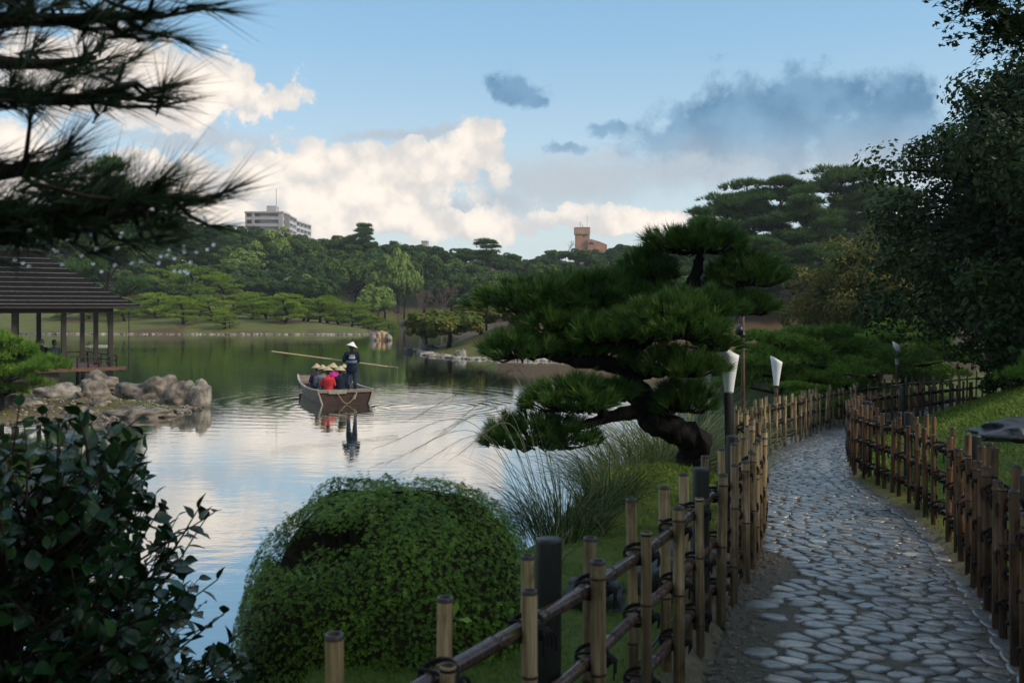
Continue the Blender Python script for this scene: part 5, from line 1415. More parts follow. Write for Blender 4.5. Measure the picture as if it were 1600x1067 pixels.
# ------------------------------------------------------------------ people: one voxel-blended surface per body, clothes over it
def capsule(a, b_, ra, rb, sides=10):
    a = np.asarray(a, float); b_ = np.asarray(b_, float); ax = nrm(b_ - a)
    pts = []; rd = []
    for an in (-1.35, -.9, -.45): pts.append(a + ax * ra * math.sin(an)); rd.append(ra * math.cos(an))
    pts.append(a); rd.append(ra); pts.append(b_); rd.append(rb)
    for an in (.45, .9, 1.35): pts.append(b_ + ax * rb * math.sin(an)); rd.append(rb * math.cos(an))
    return tube(np.array(pts), np.array(rd), sides)
def blend_mesh(name, parts, voxel, mat):
    g = Geo()
    for p in parts: g.add(capsule(*p))
    V, F, r = g.data()
    me = mesh_np(name, V, F, mat)
    o = bpy.data.objects.new(name, me); COL.objects.link(o)
    md = o.modifiers.new('remesh', 'REMESH'); md.mode = 'VOXEL'; md.voxel_size = voxel; md.use_smooth_shade = True
    sm = o.modifiers.new('smooth', 'SMOOTH'); sm.factor = .5; sm.iterations = 2
    dg = bpy.context.evaluated_depsgraph_get()
    out = bpy.data.meshes.new_from_object(o.evaluated_get(dg)); out.name = name
    bpy.data.objects.remove(o); bpy.data.meshes.remove(me)
    out.materials.clear(); out.materials.append(mat)
    for p in out.polygons: p.use_smooth = True
    return out
M['skin'] = plain('skin', (.42, .27, .20), .55, .3, .12, 10)
M['hair'] = plain('hair', (.012, .010, .009), .5, .4, .3, 30)
M['straw'] = plain('straw', (.52, .40, .24), .75, .2, .25, 26)
M['straw_white'] = plain('straw_white', (.80, .74, .68), .75, .2, .12, 26)
def cloth(name, col): M[name] = plain(name, col, .85, .15, .28, 9, .3, 30); return M[name]
def hand(wr, fwd, out_):
    """palm, four fingers and a thumb, curled; wr wrist point, fwd palm direction, out_ thumb side"""
    f = nrm(np.array(fwd, float)); o_ = nrm(np.array(out_, float) - f * np.dot(out_, f)); dn = np.cross(f, o_)
    ps = [(wr, wr + f * .075, .024, .030)]
    for k_, L_ in enumerate((.070, .078, .072, .056)):
        s_ = wr + f * .085 + o_ * (.033 - k_ * .022); m_ = s_ + f * L_ * .5 + dn * .015; e = m_ + f * L_ * .15 + dn * L_ * .5
        ps += [(s_, m_, .0105, .010), (m_, e, .010, .009)]
    s_ = wr + f * .03 + o_ * .028; m_ = s_ + f * .03 + o_ * .03; ps += [(s_, m_, .013, .012), (m_, m_ + f * .03 + dn * .01, .012, .010)]
    return ps
def hat_mesh(mat, R_=.22, h=.17):
    a = np.linspace(0, 2 * PI, 28, endpoint=False); V = []; F = []
    prof = [(.004, h), (.05, h * .80), (.12, h * .45), (R_, 0), (R_ + .004, -.008), (R_ - .01, -.006), (.11, h * .38), (.02, h * .80)]
    for r, z in prof:
        for q_ in a: V.append([r * math.cos(q_), r * math.sin(q_), z])
    for i in range(len(prof) - 1):
        for j in range(28): F.append([i * 28 + j, i * 28 + 28 + j, i * 28 + 28 + (j + 1) % 28, i * 28 + (j + 1) % 28])
    return mesh_np('conical_hat', np.array(V), np.array(F), mat, None, True)
def seated(loc, heading, label, coat, trous, hat=None, lean=.0, group=None, bag=None, vox=.019, kneel=False, turn=0.0, mask=False, s_=1.0):
    """sitting figure; local +y is where the person faces, origin on the seat; the feet rest .32 lower"""
    root = empty('person', loc, heading, label=label, cat='person', group=group); root.scale = (s_,) * 3
    fy = lambda y, z: (y + lean * z)
    hip = .10; sh = .50; hd = .74
    HL = [np.array([sx_ * .09, fy(.0, .08), .08]) for sx_ in (-1, 1)]
    drop = -.02 if kneel else -.30
    KN = [np.array([sx_ * .13, .40, .10 + (.08 if not kneel else 0)]) for sx_ in (-1, 1)]
    AN_ = [np.array([sx_ * .12, .30 if not kneel else .05, drop + .06]) for sx_ in (-1, 1)]
    SHL = [np.array([sx_ * .17, fy(0, sh), sh]) for sx_ in (-1, 1)]
    EL = [np.array([sx_ * .25, fy(.06, .28), .28]) for sx_ in (-1, 1)]
    WR = [np.array([sx_ * .13, .30, .22]) for sx_ in (-1, 1)]
    top = np.array([0, fy(.0, hd), hd]); neck = np.array([0, fy(0, .56), .56])
    body = [((0, fy(0, .12), .12), (0, fy(0, .40), .40), .15, .15), ((-.08, fy(0, .46), .46), (.08, fy(0, .46), .46), .11, .11), (neck, top, .052, .05),
            (top + [0, .0, -.02], top + [0, .015, .06], .082, .092), (top + [0, .09, -.015], top + [0, .105, -.035], .014, .016), (top + [-.085, 0, 0], top + [-.09, -.01, .02], .018, .018), (top + [.085, 0, 0], top + [.09, -.01, .02], .018, .018)]
    coatp = [((0, fy(0, .06), .06), (0, fy(0, .40), .40), .185, .175), ((-.11, fy(0, .46), .46), (.11, fy(0, .46), .46), .115, .115), ((0, fy(0, .55), .55), (0, fy(.0, .58), .58), .075, .068), ((-.09, .0, .04), (.09, .0, .04), .13, .13)]
    tr = [((-.08, 0, .07), (.08, 0, .07), .13, .13)]
    for k_ in (0, 1):
        body += [(SHL[k_], EL[k_], .05, .042), (EL[k_], WR[k_], .042, .030), (HL[k_], KN[k_], .08, .06), (KN[k_], AN_[k_], .055, .04), (AN_[k_], AN_[k_] + [0, .15 if not kneel else -.15, -.04], .04, .035)]
        body += hand(WR[k_], [.0, .8, -.35], [-1 if k_ else 1, 0, .2])
        coatp += [(SHL[k_], EL[k_], .078, .066), (EL[k_], WR[k_] * .93 + EL[k_] * .07, .064, .050)]
        tr += [(HL[k_], KN[k_], .10, .078), (KN[k_], AN_[k_], .072, .058)]
    obj('body', blend_mesh('body', body, vox, M['skin']), root)
    obj('jacket', blend_mesh('jacket', coatp, vox, coat), root)
    obj('trousers', blend_mesh('trousers', tr, vox, trous), root)
    obj('hair', blend_mesh('hair', [(top + [0, -.02, .03], top + [0, 0, .065], .094, .097), (top + [0, -.055, -.03], top + [0, -.03, .03], .072, .085)], vox, M['hair']), root)
    for sx_ in (-1, 1):
        gg = Geo(); gg.add(capsule(top + [sx_ * .034, .094, .025], top + [sx_ * .030, .096, .025], .010, .010)); gobj('eye', gg, M['hair'], root)
    gg = Geo(); gg.add(capsule(top + [-.022, .088, -.062], top + [.022, .088, -.062], .006, .006)); gobj('mouth', gg, cloth('lip', (.35, .15, .13)) if 'lip' not in M else M['lip'], root)
    if mask:
        gg = Geo(); gg.add(capsule(top + [-.03, .075, -.045], top + [.03, .075, -.045], .05, .05)); gobj('face_mask', gg, M['paper'], root, True)
    if hat is not None:
        o = obj('conical_hat', hat, root, tuple(top + [0, 0, .07])); o.rotation_euler = (RG.normal() * .08 - lean * .6, RG.normal() * .08, 0)
    if bag is not None:
        gg = Geo(); gg.add(capsule([-.07, fy(-.20, .18), .16], [-.07, fy(-.20, .40), .40], .10, .09)); gg.add(capsule([.07, fy(-.20, .18), .16], [.07, fy(-.20, .40), .40], .10, .09)); gobj('backpack', gg, bag, root, True)
    return root

# ------------------------------------------------------------------ the boat
STERN = np.array([(540 - 800) / FPX * 36.0, 36.0]); HEAD = nrm(np.array([-2.08, 5.6]))
BROT = math.atan2(HEAD[1], HEAD[0]) - PI / 2
M['boat_wood'] = plain('boat_wood', (.30, .23, .17), .65, .3, .4, 6, .3, 30, stretch=(4, .6, 4))
M['boat_dark'] = plain('boat_dark', (.055, .028, .02), .55, .35, .4, 5, .2, 30, stretch=(.6, 4, 4))
M['boat_rim'] = plain('boat_rim', (.46, .38, .30), .55, .35, .3, 7, .2, 30)
M['boat_floor'] = plain('boat_floor', (.22, .22, .23), .4, .5, .3, 5, .2, 20)
def boat():
    root = empty('boat', (STERN[0], STERN[1], 0), BROT, label='flat wooden punt carrying hatted passengers across the pond', cat='boat')
    ys = np.array([0, 1.2, 2.6, 4.0, 5.2, 6.0]); tw = np.array([.98, 1.03, 1.04, 1.0, .92, .82]); tz = np.array([.50, .45, .43, .47, .56, .68])
    bwid = np.array([.80, .86, .88, .84, .74, .60]); bz = np.array([-.12, -.16, -.18, -.16, -.06, .14])
    yy = np.linspace(0, 6.0, 25); f = lambda a: np.interp(yy, ys, a)
    T_, Z_, B_, Q_ = f(tw), f(tz), f(bwid), f(bz)
    for sx_ in (-1, 1):
        for pl in range(3):     # three strakes a side, each lapping the one below
            u0, u1 = pl / 3, (pl + 1) / 3; g = Geo(); rows = []
            for o_, u in ((0, u0), (0, u1), (-.03, u1), (-.03, u0)):
                rows.append(np.column_stack([sx_ * (B_ + (T_ - B_) * u + o_ + (1 - pl % 2) * .0 + .006 * pl), yy, Q_ + (Z_ - Q_) * u]))
            V = np.stack(rows, 1).reshape(-1, 3); F = []
            for i in range(24):
                for j in range(4): F.append([i * 4 + j, i * 4 + (j + 1) % 4, i * 4 + 4 + (j + 1) % 4, i * 4 + 4 + j])
            F += [[0, 1, 2, 3], [96, 97, 98, 99]]
            g.add((V, np.array(F))); gobj('strake', g, M['boat_wood'], root)
        g = Geo()
        for i in range(24):
            g.add(bar([sx_ * (T_[i] + .005), yy[i], Z_[i] + .02], [sx_ * (T_[i + 1] + .005), yy[i + 1] + .004, Z_[i + 1] + .02], .075, .05))
        gobj('gunwale', g, M['boat_rim'], root)
    g = Geo(); V = np.concatenate([np.column_stack([-B_, yy, Q_]), np.column_stack([B_, yy, Q_])]); i = np.arange(24)
    g.add((V, np.stack([i, i + 25, i + 26, i + 1], -1))); gobj('bottom', g, M['boat_dark'], root)
    V = np.concatenate([np.column_stack([-B_ * .98, yy, np.maximum(Q_ + .1, .02)]), np.column_stack([B_ * .98, yy, np.maximum(Q_ + .1, .02)])]); g = Geo(); g.add((V, np.stack([i, i + 25, i + 26, i + 1], -1))); gobj('floor', g, M['boat_floor'], root)
    # transom: two planks, top rail, corner posts
    g = Geo(); g.add((np.array([[-.80, -.02, -.12], [.80, -.02, -.12], [.98, -.02, .42], [-.98, -.02, .42], [-.80, .03, -.12], [.80, .03, -.12], [.98, .03, .42], [-.98, .03, .42]]), BOXF)); gobj('transom', g, M['boat_dark'], root)
    g = Geo(); g.add(bar([-1.02, -.035, .475], [1.02, -.035, .475], .08, .10)); gobj('transom_rail', g, M['boat_wood'], root)
    for sx_ in (-1, 1):
        g = Geo(); g.add(bar([sx_ * .80, -.045, -.14], [sx_ * .985, -.045, .43], .10, .05)); gobj('corner_post', g, M['boat_rim'], root)
    g = Geo(); g.add(bar([-.80, 5.99, .40], [.80, 5.99, .40], .04, .55)); gobj('bow_board', g, M['boat_wood'], root)
    for k_ in range(4):
        g = Geo(); g.add(bar([-.95, .12 + .2 * k_, .46], [.95, .12 + .2 * k_, .46], .185, .03)); gobj('stern_deck_plank', g, M['boat_floor'], root)
    for k_ in range(3):
        g = Geo(); g.add(bar([-.84, 5.3 + .2 * k_, .52], [.84, 5.3 + .2 * k_, .52], .185, .03)); gobj('bow_deck_plank', g, M['boat_floor'], root)
    for y in (1.45, 2.5, 3.55):
        g = Geo(); g.add(bar([-.98, y, .27], [.98, y, .27], .28, .04)); gobj('seat', g, M['boat_wood'], root)
    # name board and mooring rope
    g = Geo(); g.add(box(-.62, .02, -.095, -.078, .385, .50)); o = gobj('name_board', g, M['boat_rim'], root)
    g = Geo(); x = -.50
    for k_ in range(7):
        for (dx0, dx1, z0, z1) in ((0, .045, .455, .463), (0, .045, .415, .423), (.018, .027, .415, .463)): g.add(box(x + dx0, x + dx1, -.098, -.0955, z0, z1))
        x += .066
    gobj('board_lettering', g, M['boat_dark'], o)
    g = Geo(); a = np.linspace(0, 1, 18); g.add(tube(np.column_stack([-.30 + a * .62, np.full(18, -.11), .40 - .32 * np.sin(a * PI) + a * -.10 + (a > .9) * 0.05]), .012, 6)); gobj('mooring_rope', g, M['straw'], root)
    g = Geo(); g.add(capsule([.30, -.12, .20], [.38, -.12, .42], .035, .02)); gobj('rope_end', g, M['boat_rim'], root)
    return root
boat()
def on_boat(px, d):
    return np.array([(px - 800) / FPX * d, d])
hs, hw = hat_mesh(M['straw']), hat_mesh(M['straw_white'], .23, .20)
PGR = 'passengers seated in the boat'
navy = cloth('navy_cloth', (.012, .018, .035)); jean = cloth('jean_cloth', (.03, .045, .085)); black = cloth('black_cloth', (.010, .011, .013))
for (px, d, coat, lb, ln_, bg_) in ((513, 37.3, cloth('red_cloth', (.62, .045, .05)), 'passenger in a bright red jacket and straw cone hat at the stern', .12, None),
        (495, 39.3, cloth('purple_cloth', (.06, .03, .07)), 'passenger in dark purple with straw cone hat and grey rucksack at the left', .0, cloth('rucksack', (.10, .13, .15))),
        (505, 38.5, cloth('grey_cloth', (.16, .19, .20)), 'passenger in grey half hidden behind the red jacket', .1, None),
        (520.5, 39.9, cloth('magenta_cloth', (.55, .03, .28)), 'passenger in a magenta top in the middle of the boat', .0, None),
        (532, 37.7, navy, 'passenger in navy with straw cone hat beside the red jacket', .1, None),
        (538, 38.9, black, 'passenger in black behind the punter', .05, None)):
    p = on_boat(px, d); seated((p[0], p[1], .31), BROT, lb, coat, jean if coat is not black else black, hs, ln_, PGR, bg_)
def punter():
    p = on_boat(549.5, 36.45); h0 = .478
    root = empty('person', (p[0], p[1], h0), BROT - .1, label='standing punter in navy happi coat and white cone hat holding the pole', cat='person')
    top = np.array([0, .02, 1.50])
    SHL = [np.array([s_ * .19, 0, 1.32]) for s_ in (-1, 1)]; EL = [np.array([-.27, .06, 1.08]), np.array([.25, .08, 1.06])]; WR = [np.array([-.26, .29, 1.03]), np.array([.16, .30, .99])]
    HP = [np.array([s_ * .10, 0, .82]) for s_ in (-1, 1)]; KN = [np.array([s_ * .115, .02, .45]) for s_ in (-1, 1)]; AN_ = [np.array([s_ * .12, -.01, .08]) for s_ in (-1, 1)]
    body = [((0, 0, .88), (0, 0, 1.18), .14, .15), ((-.09, 0, 1.28), (.09, 0, 1.28), .10, .10), ((0, 0, 1.36), top, .052, .05), (top + [0, 0, -.02], top + [0, .015, .06], .082, .092), (top + [0, .09, -.015], top + [0, .105, -.035], .014, .016), (top + [-.085, 0, 0], top + [-.09, -.01, .02], .018, .018), (top + [.085, 0, 0], top + [.09, -.01, .02], .018, .018)]
    coat = [((0, 0, .80), (0, 0, 1.18), .185, .175), ((-.05, 0, .74), (.05, 0, .74), .17, .17), ((-.11, 0, 1.28), (.11, 0, 1.28), .115, .115), ((0, 0, 1.36), (0, 0, 1.40), .075, .066)]
    tr = [((-.06, 0, .80), (.06, 0, .80), .14, .14)]; bt_ = []
    for k_ in (0, 1):
        body += [(SHL[k_], EL[k_], .05, .042), (EL[k_], WR[k_], .042, .030), (HP[k_], KN[k_], .085, .06), (KN[k_], AN_[k_], .056, .042), (AN_[k_] - [0, .04, .04], AN_[k_] + [0, .15, -.045], .042, .034)]
        body += hand(WR[k_], [.05 if k_ else -.05, .55, -.1], [-1 if k_ else 1, 0, .5])
        coat += [(SHL[k_], EL[k_], .085, .080), (EL[k_], WR[k_] * .75 + EL[k_] * .25, .078, .068)]
        tr += [(HP[k_], KN[k_], .108, .085), (KN[k_], AN_[k_] + [0, 0, .12], .080, .068)]
        bt_ += [(AN_[k_] + [0, 0, .14], AN_[k_], .066, .055), (AN_[k_] - [0, .05, .03], AN_[k_] + [0, .17, -.035], .052, .045)]
    obj('body', blend_mesh('body', body, .0135, M['skin']), root)
    co = obj('coat', blend_mesh('coat', coat, .015, navy), root)
    obj('trousers', blend_mesh('trousers', tr, .016, jean), root)
    obj('boots', blend_mesh('boots', bt_, .014, black), root)
    obj('hair', blend_mesh('hair', [(top + [0, -.02, .03], top + [0, 0, .065], .094, .097), (top + [0, -.055, -.03], top + [0, -.03, .03], .072, .085)], .015, M['hair']), root)
    for sx_ in (-1, 1):
        gg = Geo(); gg.add(capsule(top + [sx_ * .034, .094, .025], top + [sx_ * .030, .096, .025], .010, .010)); gobj('eye', gg, M['hair'], root)
    gg = Geo(); gg.add(capsule(top + [-.022, .088, -.062], top + [.022, .088, -.062], .006, .006)); gobj('mouth', gg, M['lip'], root)
    o = obj('conical_hat', hw, root, tuple(top + [0, -.01, .075])); o.rotation_euler = (-.16, .30, 0)
    # grey sash and the white lettering on the back of the coat
    g = Geo(); a = np.linspace(0, 2 * PI, 25)[:-1]; V = []; F = []
    for z in (.99, 1.08):
        for q_ in a: V.append([.200 * math.cos(q_), .196 * math.sin(q_), z])
    for j in range(24): F.append([j, (j + 1) % 24, 24 + (j + 1) % 24, 24 + j])
    g.add((np.array(V), np.array(F))); gobj('sash', g, cloth('sash_cloth', (.14, .19, .27)), root, True)
    g = Geo()
    def mark(x0, x1, z0, z1):
        y = lambda x: -math.sqrt(max(.0, .196 ** 2 - (x * .95) ** 2)) - .004
        g.add((np.array([[x0, y(x0), z0], [x1, y(x1), z0], [x1, y(x1), z1], [x0, y(x0), z1]]), np.array([[0, 1, 2, 3]])))
    for k_ in range(4):      # upper small line
        x = -.085 + k_ * .045; mark(x, x + .034, 1.275, 1.284); mark(x, x + .034, 1.250, 1.258); mark(x + .013, x + .021, 1.244, 1.29)
    for k_ in range(3):      # lower large characters
        x = -.115 + k_ * .078; mark(x, x + .062, 1.215, 1.226); mark(x, x + .062, 1.185, 1.195); mark(x + .025, x + .037, 1.145, 1.232); mark(x, x + .062, 1.148, 1.158); mark(x + .002, x + .012, 1.15, 1.225); mark(x + .052, x + .062, 1.15, 1.225)
    gobj('coat_lettering', g, M['paper'], co)
    # pole in both hands, in front of the body
    c_, s_ = math.cos(BROT - .1), math.sin(BROT - .1)
    wp = lambda v: np.array([p[0] + c_ * v[0] - s_ * v[1], p[1] + s_ * v[0] + c_ * v[1], h0 + v[2]])
    hd_ = wp(WR[0] + [.0, .09, -.03])
    e0 = P(424, 549, hd_[1] + .25); e1 = P(622, 575, hd_[1] - .05)
    pm_ = empty('punting_pole', e0, label='long tan bamboo pole held level by the punter', cat='pole')
    M['pole_bamboo'] = plain('pole_bamboo', (.52, .40, .22), .5, .4, .25, 12)
    a = np.linspace(0, 1, 60); g = Geo(); g.add(tube((e1 - e0)[None] * a[:, None] * .92, .027 + .004 * (np.arange(60) % 6 == 0), 8)); gobj('shaft', g, M['pole_bamboo'], pm_, True)
    g = Geo(); g.add(tube(np.array([(e1 - e0) * .92, (e1 - e0)]), [.031, .029], 8)); gobj('tip', g, M['rock_pale'], pm_, True)
punter()

# ------------------------------------------------------------------ pavilion over the water
def pavilion():
    A = np.array([-18.8, 46.6]); fd = np.array([-.80, -.60]); sd_ = np.array([-.60, .80])
    root = empty('pavilion', (A[0], A[1], 0), label='open timber teahouse pavilion with dark shingled hip roof over the water', cat='pavilion')
    def w3(u, v, z): return np.array([fd[0] * u + sd_[0] * v, fd[1] * u + sd_[1] * v, z])     # u along the front, v to the back
    LU, LV, DZ, BZ = 8.0, 5.2, .70, 3.28
    for (u, v, z0) in ((0, 0, -.4), (2.05, 0, DZ), (4.1, 0, DZ), (6.1, 0, DZ), (8, 0, -.2), (0, 5.2, -.4), (2.05, 5.2, DZ), (4.1, 5.2, DZ), (6.1, 5.2, DZ), (8, 5.2, DZ), (0, 2.6, DZ), (3.6, 2.4, DZ)):
        g = Geo(); th_p = .20 if not (u == 3.6) else .24
        a, b_ = w3(u, v, z0), w3(u, v, BZ); V = []
        for p in (a, b_):
            for (i, j) in ((-1, -1), (1, -1), (1, 1), (-1, 1)): V.append(p + (w3(1, 0, 0) * i + w3(0, 1, 0) * j) * th_p / 2)
        g.add((np.array(V), BOXF)); gobj('post', g, M['dark_timber'], root)
    for a, b_ in (((-.1, 0), (8.1, 0)), ((0, -.1), (0, 5.3)), ((-.1, 5.2), (8.1, 5.2)), ((8, 0), (8, 5.2))):
        g = Geo(); g.add(bar(w3(*a, BZ + .22), w3(*b_, BZ + .22), .2, .48)); gobj('eave_beam', g, M['dark_timber'], root)
    g = Geo(); g.add(bar(w3(-.35, -.35, BZ - .02), w3(8.3, -.35, BZ - .02), .10, .06)); gobj('lower_rail_beam', g, M['dark_timber'], root)
    nb = 18
    for k_ in range(nb):
        v = -.45 + (LV + .9) * (k_ + .5) / nb; g = Geo(); g.add(bar(w3(-.35, v, DZ - .02 + .004 * (k_ % 2)), w3(8.3, v, DZ - .02 + .004 * (k_ % 2)), (LV + .9) / nb - .012, .05)); gobj('deck_board', g, M['deck_timber'], root)
    g = Geo(); g.add(bar(w3(-.55, -.52, DZ - .04), w3(8.4, -.52, DZ - .04), .12, .16)); gobj('deck_edge', g, M['deck_timber'], root)
    g = Geo(); g.add(bar(w3(-.42, -.45, DZ - .12), w3(-.42, 5.6, DZ - .12), .12, .16)); gobj('deck_edge', g, M['deck_timber'], root)
    for u in (2.3, 8.0):
        g = Geo(); g.add(bar(w3(u, -.2, .3), w3(u + (5.7 if u < 3 else .3), -.2, .3), .1, .75)); gobj('plinth_board', g, M['dark_timber'], root)
    g = Geo(); g.add(bar(w3(1.3, .6, -.3), w3(1.3, .6, DZ - .05), .12, .12)); gobj('deck_pier', g, M['dark_timber'], root)
    # low railing round the water corner
    for a, b_ in (((-.3, .1), (-.3, 5.4)), ((-.3, 5.4), (3.8, 5.4)), ((0.1, -.25), (2.0, -.25))):
        for z in (.28, .52):
            g = Geo(); g.add(bar(w3(*a, DZ + z), w3(*b_, DZ + z), .07, .055)); gobj('railing', g, M['dark_timber'], root)
        n = 4
        for k_ in range(n + 1):
            f = k_ / n; q_ = np.array(a) * (1 - f) + np.array(b_) * f
            g = Geo(); g.add(bar(w3(*q_, DZ), w3(*q_, DZ + .52), .06, .06)); gobj('baluster', g, M['dark_timber'], root)
    g = Geo(); g.add(tube(np.array([w3(-.75, -.3, DZ - .2), w3(-.75, -.3, BZ)]), .022, 6)); gobj('rain_chain', g, M['metal_dark'], root)
    # hip roof in lapped courses with pale battens along their lower edges
    ov = 1.05; e0z = 3.55; apex = 5.95; mu, mv = LU / 2, LV / 2; ridge = 1.6
    nC = 11
    def ringz(f):          # f 0 at the eaves, 1 at the ridge
        hu = (mu + ov) * (1 - f) + ridge * f; hv = (mv + ov) * (1 - f) + .05 * f
        z = e0z + (apex - e0z) * (f ** 1.12)
        return [w3(mu - hu, mv - hv, z), w3(mu + hu, mv - hv, z), w3(mu + hu, mv + hv, z), w3(mu - hu, mv + hv, z)]
    for c_ in range(nC):
        f0, f1 = c_ / nC, (c_ + 1.25) / nC
        lo, hi = ringz(f0), ringz(min(f1, 1.0))
        for s_ in range(4):
            a, b_ = lo[s_], lo[(s_ + 1) % 4]; c2, d2 = hi[(s_ + 1) % 4], hi[s_]
            up = np.array([0, 0, .075]); lw = np.array([0, 0, -.015])
            V = np.array([a, b_, c2, d2, a + up, b_ + up, c2 + lw + [0, 0, .03], d2 + lw + [0, 0, .03]])
            g = Geo(); g.add((V, BOXF)); o = gobj('roof_course', g, M['shingle'], root)
            n_out = nrm((a + b_) / 2 - (c2 + d2) / 2); 
            t0, t1 = a * .985 + b_ * .015, b_ * .985 + a * .015
            g = Geo(); g.add(tube(np.array([t0 + up + [0, 0, .012], t1 + up + [0, 0, .012]]), .015, 6)); gobj('batten', g, M['batten'], o)
    g = Geo(); lo = ringz(0.0); g.add((np.array([p + [0, 0, -.10] for p in lo] + [p + [0, 0, -.01] for p in lo]), BOXF)); gobj('eave_board', g, M['dark_timber'], root)
    g = Geo(); r0_, r1_ = w3(mu - ridge - .1, mv, apex + .05), w3(mu + ridge + .1, mv, apex + .05); g.add(bar(r0_, r1_, .35, .28)); gobj('ridge_cap', g, M['shingle'], root)
    # visitors sitting on the deck
    ang = math.atan2(sd_[1], sd_[0]) - PI / 2
    for (px, u_, v_, coat, lb, dh, mk) in ((85, 3.2, 1.2, cloth('dark_teal_cloth', (.02, .035, .042)), 'visitor in dark clothes sitting nearest the pavilion post', .1, False), (58, 4.0, 1.1, cloth('brown_cloth', (.05, .042, .035)), 'visitor in a brown coat sitting in the pavilion behind the pine', -.3, False), (66, 4.1, 2.0, cloth('dark_red_cloth', (.05, .018, .018)), 'visitor in a face mask sitting between the other two in the pavilion', 2.6, True)):
        d = 45.5 + .5 * v_; w_ = np.array([(px - 800) / FPX * d, d])
        seated((w_[0], w_[1], DZ + .30), ang + dh, lb, coat, black, None, .05, 'visitors sitting in the pavilion', None, .021, False, 0, mk, 1.12)
        g = Geo(); 
        st_ = empty('stool', (w_[0], w_[1], DZ), ang + dh, label='low dark stool under the ' + lb.split(' sitting')[0], cat='stool')
        g = Geo(); g.add(box(-.24, .24, -.18, .18, .24, .30)); gobj('seat', g, M['dark_timber'], st_)
        for sx_ in (-1, 1):
            for sy_ in (-1, 1):
                g = Geo(); g.add(box(sx_ * .2 - .025, sx_ * .2 + .025, sy_ * .14 - .025, sy_ * .14 + .025, 0.005, .24)); gobj('leg', g, M['dark_timber'], st_)
pavilion()

# ------------------------------------------------------------------ paper lanterns along the fence
def lantern(px, ybot, ytop, d, label, seed, rot):
    rg = np.random.default_rng(seed); x = (px - 800) / FPX * d
    zb, zt = EYE + (HOR - ybot) / FPX * d, EYE + (HOR - ytop) / FPX * d; zg = hz(x, d)
    root = empty('paper_lantern', (x, d, zg), rot, label=label, cat='lantern', group='white paper lanterns along the path')
    h = zt - zb; n = 28; a = np.linspace(0, 2 * PI, n, endpoint=False); rows = 9; V = []; F = []
    for i in range(rows):
        f = i / (rows - 1)
        for q_ in a:
            topz = .80 + .20 * (.5 - .5 * math.cos(q_)) ** 1.3          # slanting rim that rises to a point
            r = (.036 + .062 * f ** 1.15) * h / .52
            V.append([r * math.cos(q_), r * math.sin(q_) * .92, zb - zg + h * f * topz])
    for i in range(rows - 1):
        for j in range(n): F.append([i * n + j, i * n + (j + 1) % n, i * n + n + (j + 1) % n, i * n + n + j])
    V = np.array(V); m_ = len(V); Vi = V * [.955, .955, 1]
    F = np.array(F); rim = [[(rows - 1) * n + j, (rows - 1) * n + (j + 1) % n, m_ + (rows - 1) * n + (j + 1) % n, m_ + (rows - 1) * n + j] for j in range(n)]
    obj('paper_shade', mesh_np('paper_shade', np.r_[V, Vi], np.r_[F, F[:, ::-1] + m_, rim], M['paper'], None, True), root)
    H0 = zb - zg
    obj('bamboo_holder', stake_mesh('bamboo_holder', H0 + .06, .030, (.25, .6, H0 - .08), M['bamboo_brown'], rg), root)
    g = Geo(); 
    for q_ in range(3): g.add(tube(np.column_stack([.041 * np.cos(a), .041 * np.sin(a), np.full(n, H0 + .012 + q_ * .011)])[np.r_[0:n, 0]], .006, 5, False))
    gobj('binding', g, M['rope'], root, True)
lantern(1139, 622, 538, 9.9, 'nearest and largest white paper lantern, beside the trained pine', 1, 0.0)
lantern(1213, 606, 556, 15.9, 'second white paper lantern, in front of the low pines', 2, 0.2)
lantern(1402, 572, 533, 24.0, 'farthest white paper lantern, near the dark evergreen', 3, -.2)
def lamp_pole():
    d = 12.2; x = (1160 - 800) / FPX * d; zg = hz(x, d); zt = EYE + (HOR - 470) / FPX * d
    root = empty('lamp_pole', (x, d, zg), label='thin brown pole with a small black spotlight right of the nearest lantern', cat='pole')
    g = Geo(); g.add(tube(np.array([[0, 0, -.2], [.01, 0, (zt - zg) * .5], [0, 0, zt - zg]]), .024, 9)); gobj('shaft', g, M['rust_pole'], root, True)
    z = EYE + (HOR - 516) / FPX * d - zg
    g = Geo(); g.add(tube(np.array([[-.03, -.03, z + .06], [-.045, -.07, z + .03], [-.075, -.15, z - .02]]), [.03, .042, .05], 10)); gobj('spotlight', g, M['metal_dark'], root, True)
    g = Geo(); g.add(tube(np.array([[-.03, 0, z - .06], [.03, 0, z - .06]]), .034, 10)); gobj('clamp', g, M['metal_dark'], root, True)
    g = Geo(); g.add(tube(lerp_path([[-.03, -.03, z + .05], [-.06, .0, z + .14], [0, -.02, z + .22], [.0, -.03, z + .4]], 12), .006, 5, False)); gobj('cable', g, M['metal_dark'], root, True)
lamp_pole()
g = Geo(); cp = [P(955, 1075, 4.0), P(1000, 1020, 4.5), P(1050, 985, 5.1), P(1085, 910, 5.9), P(1110, 850, 6.8)]
cp = [np.array([p[0], p[1], hz(p[0], p[1]) + .03]) for p in cp]
g.add(tube(lerp_path(cp, 40), .008, 7)); M['hose'] = plain('hose', (.02, .06, .06), .4, .5, .2, 8)
tag(gobj('garden_hose', g, M['hose'], None, True), 'thin dark green cable lying on the mossy bank behind the fence', 'cable')

